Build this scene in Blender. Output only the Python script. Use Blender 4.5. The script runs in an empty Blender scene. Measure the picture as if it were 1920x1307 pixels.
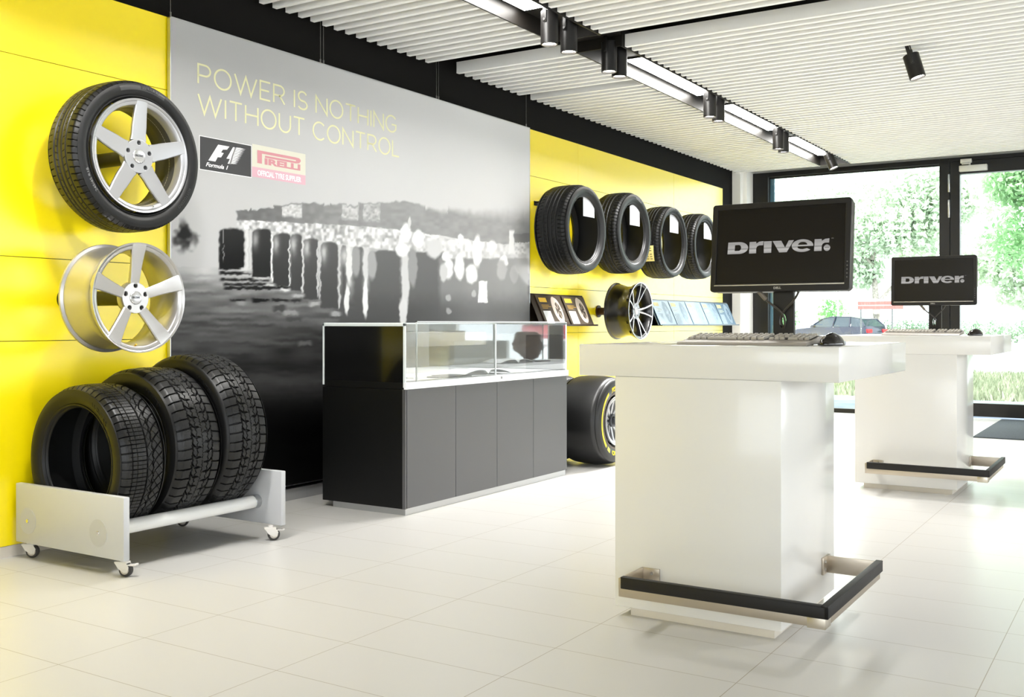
import bpy, bmesh, math, random
import numpy as np
from mathutils import Vector, Matrix
random.seed(7); np.random.seed(7)
S = bpy.context.scene
COL = S.collection
PI = math.pi
R = math.radians

# ---------------------------------------------------------------- camera
EYE = 1.05
YAW = math.atan((2175 - 960) / 1930.0)
cam = bpy.data.cameras.new('camera'); cam_o = bpy.data.objects.new('camera', cam); COL.objects.link(cam_o)
cam_o.location = (0, 0, EYE); cam_o.rotation_euler = (PI / 2, 0, YAW)
cam.sensor_width = 36.0; cam.lens = 36.0 * 1930 / 1920
cam.shift_y = -(653.5 - 607) / 1920.0
cam.clip_start = .05; cam.clip_end = 400
S.camera = cam_o

# ---------------------------------------------------------------- world, exposure, daylight
S.view_settings.view_transform = 'Standard'; S.view_settings.look = 'None'
S.view_settings.gamma = 1.0; S.view_settings.use_curve_mapping = False
S.view_settings.exposure = 0.80
SKY = 3.0
w = bpy.data.worlds.new('sky'); S.world = w; w.use_nodes = True
bg = w.node_tree.nodes['Background']
bg.inputs[0].default_value = (0.90, 0.955, 1.0, 1); bg.inputs[1].default_value = SKY

def area_light(name, loc, rot, sx, sy, power, col=(1, 1, 1)):
    l = bpy.data.lights.new(name, 'AREA'); l.shape = 'RECTANGLE'; l.size = sx; l.size_y = sy
    l.energy = power * 1.15; l.color = col
    o = bpy.data.objects.new(name, l); COL.objects.link(o); o.location = loc; o.rotation_euler = rot
    return o
# the long shop windows on the right and behind the camera let the sky in; portals only tell the sampler where the openings are
def portal(name, loc, rot, sx, sy):
    o = area_light(name, loc, rot, sx, sy, 1.0); o.data.cycles.is_portal = True
portal('window_portal_right', (4.5, 4.2, 1.7), (0, PI / 2, 0), 1.7, 13.8)
portal('window_portal_back', (0.3, -3.05, 1.6), (PI / 2, 0, 0), 5.0, 1.7)
portal('window_portal_front', (-2.4, 12.45, 1.45), (-PI / 2, 0, 0), 3.6, 2.8)
sun = bpy.data.lights.new('sun', 'SUN'); sun.energy = 5.0; sun.angle = R(4)
sun_o = bpy.data.objects.new('sun', sun); COL.objects.link(sun_o); sun_o.rotation_euler = (R(30), R(24), R(0))

# ---------------------------------------------------------------- materials
def lin(c):
    c = c / 255.0
    return c / 12.92 if c <= .04045 else ((c + .055) / 1.055) ** 2.4
def rgb(r, g, b): return (lin(r), lin(g), lin(b), 1)
MATS = {}
def mat(name, col=(200, 200, 200), rough=.5, metal=0., coat=0., spec=.5, emit=None, es=1., trans=0., alpha=1., bump=None, ior=1.45, coat_rough=.05):
    if name in MATS: return MATS[name]
    m = bpy.data.materials.new(name); m.use_nodes = True
    nt = m.node_tree; b = nt.nodes['Principled BSDF']
    b.inputs['Base Color'].default_value = rgb(*col) if max(col) > 1 else (*col, 1)
    b.inputs['Roughness'].default_value = rough; b.inputs['Metallic'].default_value = metal
    b.inputs['Coat Weight'].default_value = coat; b.inputs['Coat Roughness'].default_value = coat_rough
    b.inputs['Specular IOR Level'].default_value = spec; b.inputs['IOR'].default_value = ior
    b.inputs['Transmission Weight'].default_value = trans
    if emit:
        b.inputs['Emission Color'].default_value = rgb(*emit); b.inputs['Emission Strength'].default_value = es
    if bump:
        n = nt.nodes.new('ShaderNodeTexNoise'); n.inputs['Scale'].default_value = bump[0]; n.inputs['Detail'].default_value = 4
        tc = nt.nodes.new('ShaderNodeTexCoord'); nt.links.new(tc.outputs['Object'], n.inputs['Vector'])
        bp = nt.nodes.new('ShaderNodeBump'); bp.inputs['Strength'].default_value = bump[1]; bp.inputs['Distance'].default_value = .005
        nt.links.new(n.outputs[0], bp.inputs['Height']); nt.links.new(bp.outputs[0], b.inputs['Normal'])
    MATS[name] = m
    return m
def noise_mat(name, c1, c2, scale, rough=.7, detail=5, bump=0., trans=0., lo=.35, hi=.65):
    if name in MATS: return MATS[name]
    m = mat(name, c1, rough); nt = m.node_tree; b = nt.nodes['Principled BSDF']
    tc = nt.nodes.new('ShaderNodeTexCoord'); n = nt.nodes.new('ShaderNodeTexNoise')
    n.inputs['Scale'].default_value = scale; n.inputs['Detail'].default_value = detail
    nt.links.new(tc.outputs['Object'], n.inputs['Vector'])
    r = nt.nodes.new('ShaderNodeValToRGB'); r.color_ramp.elements[0].position = lo; r.color_ramp.elements[1].position = hi
    r.color_ramp.elements[0].color = rgb(*c1); r.color_ramp.elements[1].color = rgb(*c2)
    nt.links.new(n.outputs[0], r.inputs[0]); nt.links.new(r.outputs[0], b.inputs['Base Color'])
    if bump:
        bp = nt.nodes.new('ShaderNodeBump'); bp.inputs['Strength'].default_value = bump
        nt.links.new(n.outputs[0], bp.inputs['Height']); nt.links.new(bp.outputs[0], b.inputs['Normal'])
    return m

YELLOW = mat('yellow_laminate', (255, 230, 0), .34, coat=1., coat_rough=.24)
BLACKWALL = mat('black_wall_paint', (11, 9, 7), .8, spec=.2)
WHITE = mat('white_wall_paint', (236, 234, 228), .7)
SLAT = mat('white_slat', (248, 247, 244), .55)
BLACKMETAL = mat('black_metal', (16, 14, 13), .38)
CHANNEL = mat('channel_black', (24, 21, 18), .5, spec=.35)
FRAME = mat('anthracite_frame', (22, 21, 21), .35)
SOLID = mat('white_mineral_surface', (230, 228, 223), .2, coat=.25)
STEEL = mat('brushed_steel', (190, 180, 165), .34, metal=1.)
RUBBERPAD = mat('black_rubber_pad', (18, 15, 13), .55)
CABINET = mat('black_cabinet', (13, 13, 13), .42, spec=.35); CABDOOR = mat('black_door_reflection', (104, 104, 105), .42, metal=.55, spec=.8)  # doors greyer than the black body: reflected room put into their colour
ALU = mat('aluminium', (200, 202, 204), .3, metal=1.)
TRIMWHITE = mat('white_trim', (245, 246, 248), .35)
GREYPLATE = mat('silver_grey_plate', (196, 197, 199), .4, coat=.1)
CHROME = mat('chrome', (225, 225, 225), .12, metal=1.)
RIMSILVER = mat('rim_silver', (172, 172, 174), .34, metal=.75)
RIMCREAM = mat('rim_polished', (184, 182, 180), .3, metal=.8)
RIMBLACK = mat('rim_black', (20, 20, 21), .3, coat=.5)
MACHINED = mat('rim_machined', (225, 225, 228), .22, metal=.9)
RUBBER = mat('tyre_rubber', (15, 15, 15), .45, spec=.38, bump=(180, .12))
RUBBERSIDE = mat('tyre_sidewall', (16, 16, 16), .42, spec=.4)
RUBBERMARK = mat('tyre_marking', (52, 52, 52), .4)
SLICK = mat('slick_rubber', (30, 30, 30), .38, spec=.6)
PAPER = mat('paper_white', (240, 241, 242), .6)
GREYCARD = mat('price_card', (166, 167, 171), .5)
PLASTICBLACK = mat('monitor_plastic', (30, 27, 24), .35)
SCREEN = mat('monitor_screen', (32, 29, 25), .2, spec=.45)
KEYGREY = mat('keyboard_body', (158, 151, 142), .4)
KEYCAP = mat('key_caps', (172, 166, 156), .5)
MOUSEBLACK = mat('mouse_plastic', (26, 22, 18), .16, coat=.6)
LAMP = mat('lamp_diffuser', (255, 250, 240), .5, emit=(255, 253, 248), es=25.)
BULB = mat('spot_lens', (255, 250, 240), .5, emit=(255, 248, 235), es=14.)
GREYTILE = mat('grey_skirting', (150, 150, 150), .4)

def glass_mat(name, refl=1.0, tint=(1, 1, 1), rough=0.0):
    if name in MATS: return MATS[name]
    m = bpy.data.materials.new(name); m.use_nodes = True; nt = m.node_tree; nt.nodes.clear()
    out = nt.nodes.new('ShaderNodeOutputMaterial'); mix = nt.nodes.new('ShaderNodeMixShader')
    t = nt.nodes.new('ShaderNodeBsdfTransparent'); t.inputs[0].default_value = (*tint, 1)
    g = nt.nodes.new('ShaderNodeBsdfGlossy'); g.inputs['Roughness'].default_value = rough
    f = nt.nodes.new('ShaderNodeFresnel'); f.inputs['IOR'].default_value = 1.5
    ge = nt.nodes.new('ShaderNodeNewGeometry'); ma = nt.nodes.new('ShaderNodeMath'); ma.operation = 'MULTIPLY_ADD'; ma.inputs[1].default_value = 1 / 1.5 - 1.5; ma.inputs[2].default_value = 1.5
    nt.links.new(ge.outputs['Backfacing'], ma.inputs[0]); nt.links.new(ma.outputs[0], f.inputs['IOR'])
    mu = nt.nodes.new('ShaderNodeMath'); mu.operation = 'MULTIPLY'; mu.use_clamp = True; mu.inputs[1].default_value = refl
    nt.links.new(f.outputs[0], mu.inputs[0]); nt.links.new(mu.outputs[0], mix.inputs[0])
    nt.links.new(t.outputs[0], mix.inputs[1]); nt.links.new(g.outputs[0], mix.inputs[2]); nt.links.new(mix.outputs[0], out.inputs[0])
    MATS[name] = m
    return m
GLASS = glass_mat('window_glass', 1.0, (.97, 1, .98))
CASEGLASS = glass_mat('showcase_glass', 1.8, (.97, .98, .98))
GLASSEDGE = mat('glass_edge', (225, 232, 232), .15, emit=None, coat=.5)

def floor_mat():
    m = mat('floor_tiles', (216, 208, 194), .3, coat=.0, spec=.45); nt = m.node_tree; b = nt.nodes['Principled BSDF']
    g = nt.nodes.new('ShaderNodeNewGeometry'); sp = nt.nodes.new('ShaderNodeSeparateXYZ'); nt.links.new(g.outputs['Position'], sp.inputs[0])
    def M(op, a, bb):
        n = nt.nodes.new('ShaderNodeMath'); n.operation = op
        for i, v in enumerate((a, bb)):
            if isinstance(v, (int, float)): n.inputs[i].default_value = v
            else: nt.links.new(v, n.inputs[i])
        return n.outputs[0]
    outs = []
    for ax, off, step in ((0, 2.264 + 6.08, .608), (1, -2.626 + 31.9, .3185)):
        v = M('ADD', sp.outputs[ax], off); v = M('DIVIDE', v, step); v = M('FRACT', v, 0.)
        v = M('SUBTRACT', v, .5); v = M('ABSOLUTE', v, 0.); v = M('SUBTRACT', .5, v); v = M('MULTIPLY', v, step)
        outs.append(v)
    d = M('MINIMUM', outs[0], outs[1]); line = M('LESS_THAN', d, .0013)
    n = nt.nodes.new('ShaderNodeTexNoise'); n.inputs['Scale'].default_value = 1.1; nt.links.new(g.outputs['Position'], n.inputs['Vector'])
    rp = nt.nodes.new('ShaderNodeValToRGB'); rp.color_ramp.elements[0].color = rgb(197, 195, 191); rp.color_ramp.elements[1].color = rgb(202, 200, 196)
    nt.links.new(n.outputs[0], rp.inputs[0])
    mx = nt.nodes.new('ShaderNodeMix'); mx.data_type = 'RGBA'
    nt.links.new(line, mx.inputs[0]); nt.links.new(rp.outputs[0], mx.inputs[6]); mx.inputs[7].default_value = rgb(150, 140, 124)
    nt.links.new(mx.outputs[2], b.inputs['Base Color'])
    return m
FLOOR = floor_mat()

def tread_mat():
    m = mat('tread_rubber', (16, 16, 16), .36, spec=.5); nt = m.node_tree; b = nt.nodes['Principled BSDF']
    uv = nt.nodes.new('ShaderNodeUVMap'); sp = nt.nodes.new('ShaderNodeSeparateXYZ'); nt.links.new(uv.outputs[0], sp.inputs[0])
    def M(op, a, bb=0.):
        n = nt.nodes.new('ShaderNodeMath'); n.operation = op
        for i, v in enumerate((a, bb)):
            if isinstance(v, (int, float)): n.inputs[i].default_value = v
            else: nt.links.new(v, n.inputs[i])
        return n.outputs[0]
    zig = M('MULTIPLY', M('SINE', M('MULTIPLY', sp.outputs[1], 2 * PI / .009)), .9)
    s = M('SINE', M('ADD', M('MULTIPLY', sp.outputs[0], 2 * PI / .0062), zig))
    s = M('GREATER_THAN', s, .55)
    bp = nt.nodes.new('ShaderNodeBump'); bp.inputs['Strength'].default_value = .5; bp.inputs['Distance'].default_value = .0012; bp.invert = True
    nt.links.new(s, bp.inputs['Height']); nt.links.new(bp.outputs[0], b.inputs['Normal'])
    return m
TREAD = tread_mat()

# ---------------------------------------------------------------- object helpers
def tag(o, label=None, cat=None, group=None, kind=None):
    if label: o['label'] = label
    if cat: o['category'] = cat
    if group: o['group'] = group
    if kind: o['kind'] = kind
    return o
def empty(name, loc=(0, 0, 0), rot=(0, 0, 0)):
    o = bpy.data.objects.new(name, None); COL.objects.link(o); o.location = loc; o.rotation_euler = rot
    o.empty_display_size = .05
    return o
def link_mesh(name, me, mats, parent=None):
    o = bpy.data.objects.new(name, me); COL.objects.link(o)
    for m in (mats if isinstance(mats, (list, tuple)) else [mats]): me.materials.append(m)
    if parent: o.parent = parent
    return o
def copy_tree(o, parent=None):
    c = o.copy(); COL.objects.link(c)
    if parent: c.parent = parent
    for ch in list(o.children): copy_tree(ch, c)
    return c
def np_mesh(name, V, F, mats, parent=None, smooth=False, uv=None, col=None, sharp=None):
    V = np.asarray(V, np.float32); F = np.asarray(F, np.int32)
    me = bpy.data.meshes.new(name); n = F.shape[1]
    me.vertices.add(len(V)); me.vertices.foreach_set('co', V.ravel())
    me.loops.add(F.size); me.loops.foreach_set('vertex_index', F.ravel())
    me.polygons.add(len(F)); me.polygons.foreach_set('loop_start', np.arange(0, F.size, n, dtype=np.int32))
    me.polygons.foreach_set('use_smooth', np.full(len(F), smooth))
    me.update(calc_edges=True)
    if uv is not None:
        u = me.uv_layers.new(name='UVMap'); u.data.foreach_set('uv', np.asarray(uv, np.float32)[F.ravel()].ravel())
    if col is not None:
        a = me.color_attributes.new('print', 'FLOAT_COLOR', 'POINT'); a.data.foreach_set('color', np.asarray(col, np.float32).ravel())
    if sharp: me.set_sharp_from_angle(angle=R(sharp))
    return link_mesh(name, me, mats, parent)

class MB:
    def __init__(s): s.v = []; s.f = []; s.m = []
    def add(s, V, F, mi=0, M=None):
        o = len(s.v)
        for p in V: s.v.append(tuple(M @ Vector(p)) if M is not None else tuple(p))
        for f in F: s.f.append(tuple(i + o for i in f)); s.m.append(mi)
        return s
    def from_bm(s, bm, mi=0, M=None):
        bm.verts.index_update(); s.add([v.co[:] for v in bm.verts], [[v.index for v in f.verts] for f in bm.faces], mi, M); bm.free(); return s
    def box(s, x0, x1, y0, y1, z0, z1, r=0., mi=0, M=None, seg=2):
        bm = bmesh.new(); bmesh.ops.create_cube(bm, size=1)
        for v in bm.verts: v.co = ((x0 + x1) / 2 + v.co.x * (x1 - x0), (y0 + y1) / 2 + v.co.y * (y1 - y0), (z0 + z1) / 2 + v.co.z * (z1 - z0))
        if r: bmesh.ops.bevel(bm, geom=list(bm.edges), offset=r, segments=seg, profile=.5, affect='EDGES')
        return s.from_bm(bm, mi, M)
    def lathe(s, prof, n=64, mi=0, M=None, closed=False, a0=0., a1=2 * PI):
        # prof: list of (x, r); axis = local X
        k = len(prof); full = abs(a1 - a0 - 2 * PI) < 1e-6; m = n if full else n + 1
        V = []
        for j in range(m):
            a = a0 + (a1 - a0) * j / n
            for x, r in prof: V.append((x, r * math.sin(a), r * math.cos(a)))
        F = []
        for j in range(n):
            j2 = (j + 1) % m
            for i in range(k if closed else k - 1):
                i2 = (i + 1) % k
                F.append((j * k + i, j * k + i2, j2 * k + i2, j2 * k + i))
        return s.add(V, F, mi, M)
    def cyl(s, p0, p1, r0, r1=None, n=24, mi=0, cap=True, bev=0.):
        r1 = r0 if r1 is None else r1
        p0 = Vector(p0); p1 = Vector(p1); d = p1 - p0; L = d.length
        M = Matrix.Translation(p0) @ d.to_track_quat('X', 'Z').to_matrix().to_4x4()
        prof = [(0, r0), (L, r1)]
        if bev: prof = [(0, r0 - bev), (bev, r0), (L - bev, r1), (L, r1 - bev)]
        if cap: prof = [(0, 1e-5)] + prof + [(L, 1e-5)]
        return s.lathe(prof, n, mi, M)
    def tube(s, pts, r, n=10, mi=0):
        P = [Vector(p) for p in pts]; V = []; F = []
        for i, p in enumerate(P):
            d = (P[min(i + 1, len(P) - 1)] - P[max(i - 1, 0)]).normalized()
            q = d.to_track_quat('X', 'Z')
            rr = r[i] if isinstance(r, (list, tuple)) else r
            for j in range(n):
                a = 2 * PI * j / n; V.append(p + q @ Vector((0, rr * math.cos(a), rr * math.sin(a))))
        for i in range(len(P) - 1):
            for j in range(n): F.append((i * n + j, i * n + (j + 1) % n, (i + 1) * n + (j + 1) % n, (i + 1) * n + j))
        F.append(tuple(range(n))[::-1]); F.append(tuple((len(P) - 1) * n + j for j in range(n)))
        return s.add([v[:] for v in V], F, mi)
    def prism(s, poly, h, mi=0, M=None):
        # poly in local XY, extruded +Z by h
        n = len(poly)
        V = [(x, y, 0) for x, y in poly] + [(x, y, h) for x, y in poly]
        F = [tuple(range(n))[::-1], tuple(range(n, 2 * n))] + [(i, (i + 1) % n, n + (i + 1) % n, n + i) for i in range(n)]
        return s.add(V, F, mi, M)
    def quad(s, a, b, c, d, mi=0): return s.add([a, b, c, d], [(0, 1, 2, 3)], mi)
    def build(s, name, mats, parent=None, smooth=True, angle=35):
        me = bpy.data.meshes.new(name); me.from_pydata(s.v, [], s.f)
        mats = mats if isinstance(mats, (list, tuple)) else [mats]
        o = link_mesh(name, me, mats, parent)
        if len(mats) > 1: me.polygons.foreach_set('material_index', s.m)
        bm = bmesh.new(); bm.from_mesh(me); bmesh.ops.recalc_face_normals(bm, faces=bm.faces); bm.to_mesh(me); bm.free()
        if smooth:
            me.polygons.foreach_set('use_smooth', [True] * len(me.polygons)); me.set_sharp_from_angle(angle=R(angle))
        me.update()
        return o

def fill_geo(splines, depth, bevel=0.):
    """outline loops (the later ones cut holes) filled and given a thickness; local XY, centred on z"""
    c = bpy.data.curves.new('c', 'CURVE'); c.dimensions = '2D'; c.fill_mode = 'BOTH'; c.extrude = depth / 2; c.bevel_depth = bevel; c.bevel_resolution = 1
    for sp in splines:
        p = c.splines.new('POLY'); p.points.add(len(sp) - 1); p.use_cyclic_u = True
        for q, (x, y) in zip(p.points, sp): q.co = (x, y, 0, 1)
    return curve_geo(c)
def curve_geo(c):
    o = bpy.data.objects.new('tmp', c); COL.objects.link(o)
    dg = bpy.context.evaluated_depsgraph_get(); me = bpy.data.meshes.new_from_object(o.evaluated_get(dg))
    V = [v.co[:] for v in me.vertices]; F = [tuple(p.vertices) for p in me.polygons]
    bpy.data.objects.remove(o); bpy.data.meshes.remove(me); bpy.data.curves.remove(c)
    return V, F
def text_geo(txt, size=1., extrude=0., offset=0., shear=0., align='LEFT', space=1., fit=None):
    c = bpy.data.curves.new('t', 'FONT'); c.body = txt; c.size = size; c.extrude = extrude; c.offset = offset; c.shear = shear
    c.align_x = align; c.space_character = space; c.resolution_u = 4
    V, F = curve_geo(c)
    if fit and V:
        xs = [v[0] for v in V]; k = fit / (max(xs) - min(xs)); x0 = min(xs)
        V = [((v[0] - x0) * k, v[1], v[2]) for v in V]
    return V, F
def circ(cx, cy, r, n=32, ry=None): return [(cx + r * math.cos(2 * PI * i / n), cy + (ry or r) * math.sin(2 * PI * i / n)) for i in range(n)]
def frame_matrix(o, x, y):
    x = Vector(x).normalized(); y = Vector(y).normalized(); z = x.cross(y)
    return Matrix(((x.x, y.x, z.x, o[0]), (x.y, y.y, z.y, o[1]), (x.z, y.z, z.z, o[2]), (0, 0, 0, 1)))
def ribbon(pts, w, closed=False):
    """flat stroke of width w along a polyline (mitred); returns verts, faces in XY"""
    P = [Vector((p[0], p[1])) for p in pts]; P = [p for i, p in enumerate(P) if i == 0 or (p - P[i - 1]).length > 1e-5]; n = len(P); V = []
    for i in range(n):
        a = P[i - 1] if (i or closed) else None; b = P[(i + 1) % n] if (i < n - 1 or closed) else None
        d1 = (P[i] - a).normalized() if a is not None else None; d2 = (b - P[i]).normalized() if b is not None else None
        if d1 is None: d1 = d2
        if d2 is None: d2 = d1
        t = d1 + d2
        if t.length < 1e-4: t = d1
        t.normalize(); nn = Vector((-t.y, t.x)); k = 1 / max(.35, nn.dot(Vector((-d1.y, d1.x))))
        V.append((*(P[i] + nn * w / 2 * k), 0)); V.append((*(P[i] - nn * w / 2 * k), 0))
    F = [(2 * i, 2 * i + 1, 2 * ((i + 1) % n) + 1, 2 * ((i + 1) % n)) for i in range(n if closed else n - 1)]
    return V, F
def arc(cx, cy, rx, ry, a0, a1, n=18): return [(cx + rx * math.cos(R(a0 + (a1 - a0) * i / n)), cy + ry * math.sin(R(a0 + (a1 - a0) * i / n))) for i in range(n + 1)]

# ================================================================ THE ROOM
XW = -4.383; YG = 12.4; CE = 2.88
def struct(name, mb, mats, parent=None, **k):
    o = mb.build(name, mats, parent, **k)
    if parent is None: o['kind'] = 'structure'
    return o
struct('floor', MB().box(-4.6, 4.6, -3.1, 12.46, -.12, 0), FLOOR, smooth=False)
struct('ceiling', MB().box(-4.6, 4.6, -3.1, 12.46, 3.2, 3.3), mat('ceiling_void_black', (6, 5, 4), .9, spec=.1), smooth=False)
struct('wall_left', MB().box(-4.6, -4.403, -3.1, 12.02, 0, 3.2), BLACKWALL, smooth=False)
wf = MB(); wf.box(-4.6, -4.3, 12.02, 12.5, 0, 3.2); wf.box(-4.31, -4.255, 12.12, 12.5, 0, 3.2); wf.box(-4.4, 4.6, 12.42, 12.5, 2.9, 3.2); wf.box(-.45, 4.6, 12.34, 12.5, 0, 2.9)
struct('wall_front', wf, WHITE, smooth=False)
wr = MB(); wr.box(4.4, 4.6, -3.1, 12.4, 0, .85); wr.box(4.4, 4.6, -3.1, 12.4, 2.4, 3.2)
for y in (-3.1, 3.6, 11.0): wr.box(4.4, 4.6, y, y + (1.4 if y > 5 else .4), .85, 2.55)
struct('wall_right', wr, WHITE, smooth=False)
wb = MB(); wb.box(-4.4, -.1, -3.1, -3.0, 0, .75); wb.box(1.7, 4.4, -3.1, -3.0, 0, .75); wb.box(-.1, 1.7, -3.1, -3.0, 0, .08); wb.box(-4.4, 4.4, -3.1, -3.0, 2.45, 3.2); wb.box(-4.4, -2.2, -3.1, -3.0, .75, 2.45); wb.box(2.8, 4.4, -3.1, -3.0, .75, 2.45)
struct('wall_back', wb, WHITE, smooth=False)
bb = MB(); bb.box(-4.403, -4.372, 3.583, 7.19, 0, .068)
for i in range(11): bb.box(-4.3735, -4.371, 3.62 + i * .33, 3.622 + i * .33, 0, .068)
struct('baseboard_left', bb, GREYTILE, smooth=False)
b2 = MB(); b2.box(-4.403, -4.386, -3.0, 3.58, 0, .05); b2.box(-4.403, -4.386, 7.2, 12.0, 0, .05)
struct('trim_1', b2, mat('pale_skirting', (206, 198, 184), .5), smooth=False)

# slatted ceiling
sl = {'l': MB(), 'r': MB()}
ys = [4.306 + .1046 * k for k in range(-31, 15)] + [6.149 + .1043 * k for k in range(0, 57)]
for y in ys:
    sl['r'].box(-2.99, 4.38, y, y + .034, CE, CE + .082)
    if not 7.03 < y < 7.17: sl['l'].box(-4.35, -3.34, y, y + .034, CE, CE + .082)
struct('ceiling_slats_left', sl['l'], SLAT, smooth=False); struct('ceiling_slats_right', sl['r'], SLAT, smooth=False)

# black lighting channel in the ceiling (two lengths) with its lamps
def channel(y0, y1, lamps, label):
    t = empty('light_channel', (-3.165, (y0 + y1) / 2, CE))
    tag(t, label, 'lighting track', 'black lighting channels in the ceiling')
    m = MB(); yy0, yy1 = y0 - (y0 + y1) / 2, y1 - (y0 + y1) / 2
    m.box(-.17, -.158, yy0, yy1, -.004, .12); m.box(.158, .17, yy0, yy1, -.004, .12)
    m.box(-.158, .158, yy0, yy1, .1, .115); m.box(-.158, .158, yy0, yy0 + .008, 0, .1); m.box(-.158, .158, yy1 - .008, yy1, 0, .1)
    m.build('channel_body', CHANNEL, t, smooth=False)
    for a, b in lamps:
        a -= (y0 + y1) / 2; b -= (y0 + y1) / 2
        h = MB().box(-.13, .08, a - .01, b + .01, .088, .1).build('lamp_housing', CHANNEL, t, smooth=False)
        MB().box(-.12, .07, a, b, .082, .088).build('diffuser', LAMP, h, smooth=False)
    return t
channel(1.6, 5.815, [(2.2, 3.5), (4.05, 5.36)], 'near length of black ceiling lighting channel above the grey mural, ending at the cross gap')
channel(6.115, 11.965, [(6.78, 8.13), (8.65, 9.97), (10.5, 11.75)], 'far length of black ceiling lighting channel running to the shop window with three bright strips')
jb = MB(); jb.box(-3.33, -3.0, 5.82, 6.11, 2.95, 3.05)
j = jb.build('junction_box', CHANNEL, None, smooth=False); tag(j, 'black box bridging the two ceiling lighting channels at the cross gap', 'junction box')

def spot(name, base, label, group, tilt=(0, 0), length=.19, r=.052, power=70, yoke=True, ang=95):
    """base = centre of the lamp's lower face"""
    t = empty(name, base, (tilt[0], tilt[1], 0)); tag(t, label, 'spotlight', group)
    b = MB(); b.cyl((0, 0, .0), (0, 0, length), r, n=36, bev=.003, cap=False)
    b.lathe([(length - .002, .0005), (length - .002, r - .004)], 36, M=Matrix.Rotation(-PI / 2, 4, 'Y'))
    b.lathe([(0, r - .001), (.0, r - .007), (.012, r - .008)], 36, M=Matrix.Rotation(-PI / 2, 4, 'Y'))
    b.build('housing', BLACKMETAL, t)
    MB().lathe([(.012, .0004), (.012, r - .007)], 32, M=Matrix.Rotation(-PI / 2, 4, 'Y')).build('lens', BULB, t)
    y = MB(); y.box(-.012, .012, -r - .007, -r - .003, length - .075, length + .06, .001); y.box(-.012, .012, r + .003, r + .007, length - .075, length + .06, .001)
    y.box(-.012, .012, -r - .007, r + .007, length + .056, length + .062, .001); y.cyl((0, 0, length + .06), (0, 0, length + .1), .012, n=16)
    y.cyl((-.0, -r - .013, length - .06), (0, -r - .006, length - .06), .008, n=12); y.cyl((0, r + .006, length - .06), (0, r + .013, length - .06), .008, n=12)
    y.build('yoke', BLACKMETAL, t)
    l = bpy.data.lights.new('spot_beam', 'SPOT'); l.energy = power * 1.5; l.spot_size = R(ang); l.spot_blend = .8; l.shadow_soft_size = .04; l.color = (1, .99, .975)
    lo = bpy.data.objects.new('spot_beam', l); COL.objects.link(lo); lo.parent = t; lo.location = (0, 0, -.012)
    return t
for y_ in (1.9, 2.55): spot('ceiling_spotlight', (-3.09, y_, 2.72), 'added unseen spotlight brightening the yellow wall above the tyre rack, ' + ('first' if y_ < 2 else 'second') + ' one overhead', 'black cylinder spotlights hanging from the ceiling channel', tilt=(0, R(20)), length=.2, power=30, ang=130)  # pair added above the view to brighten the left wall
spot('ceiling_spotlight', (.25, 4.9, 2.72), 'black spotlight under the white slats right of the near desk, nearest the right wall', None, length=.17, power=60, ang=100)
SG = 'black cylinder spotlights hanging from the ceiling channel'
for i, (x, y, lb) in enumerate([(-3.094, 5.334, 'nearest spotlight of the ceiling channel, left one of the first pair'), (-3.08, 5.55, 'right one of the first spotlight pair, at the end of the near channel'),
        (-3.094, 6.125, 'left one of the second spotlight pair, just past the ceiling gap'), (-3.098, 6.285, 'right one of the second spotlight pair, beside the long bright strip'),
        (-3.082, 7.90, 'left one of the third spotlight pair between two bright strips'), (-3.088, 8.105, 'right one of the third spotlight pair between two bright strips'),
        (-3.094, 9.70, 'left one of the fourth spotlight pair, farther along the channel'), (-3.108, 9.908, 'right one of the fourth spotlight pair, farther along the channel')]):
    spot('ceiling_spotlight', (x, y, 2.72), 'black cylinder ' + lb, SG, length=.2, power=(26, 22, 22, 26, 75, 75, 75, 75)[i], ang=(95 if i < 4 else 125))
spot('ceiling_spotlight', (-2.99, 11.3, 2.735), 'tilted single black spotlight at the far end of the ceiling channel near the window', SG, tilt=(0, R(-22)), length=.17, power=45)
t = spot('ceiling_spotlight', (-1.357, 7.2, 2.678), 'single tilted black spotlight hanging from the white slats on the right', None, tilt=(0, R(-16)), length=.165, power=60)
MB().tube([(.02, -.075, .16), (.022, -.08, .2), (.018, -.078, .25)], .004, 8).build('power_cable', BLACKMETAL, t)

# ---------------------------------------------------------------- shop front: fixed window and glass door
t = empty('window_1', (-3.1, YG, 0)); t['kind'] = 'structure'
m = MB(); xo = 3.1
m.box(-4.255 + xo, -4.063 + xo, -.06, .06, 0, 2.9, .003); m.box(-2.098 + xo, -1.99 + xo, -.06, .06, 0, 2.9, .003)
m.box(-4.063 + xo, -2.098 + xo, -.06, .06, 2.843, 2.9, .003); m.box(-4.063 + xo, -2.098 + xo, -.05, .05, 0, .05, .003)
m.box(-4.063 + xo, -2.098 + xo, .0, .012, 2.826, 2.843)
m.build('window_frame', FRAME, t, smooth=False)
MB().box(-4.063 + xo, -4.015 + xo, .03, .06, .05, 2.843).build('outer_reveal', mat('blue_grey_reveal', (86, 118, 140), .5), t, smooth=False)
MB().box(-4.063 + xo, -2.098 + xo, .012, .02, .05, 2.843).build('pane', GLASS, t, smooth=False)
t = empty('door_1', (-1.4, YG, 0)); t['kind'] = 'structure'; xo = 1.4
m = MB(); m.box(-1.987 + xo, -1.886 + xo, -.05, .05, .02, 2.86, .003); m.box(-.72 + xo, -.56 + xo, -.05, .05, .02, 2.86, .003)
m.box(-1.886 + xo, -.72 + xo, -.05, .05, 2.715, 2.86, .003); m.box(-1.886 + xo, -.72 + xo, -.05, .05, .026, .172, .003)
m.box(-1.99 + xo, -.45 + xo, -.06, .06, 2.86, 2.9); m.box(-.56 + xo, -.45 + xo, -.06, .06, 0, 2.86)
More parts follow.
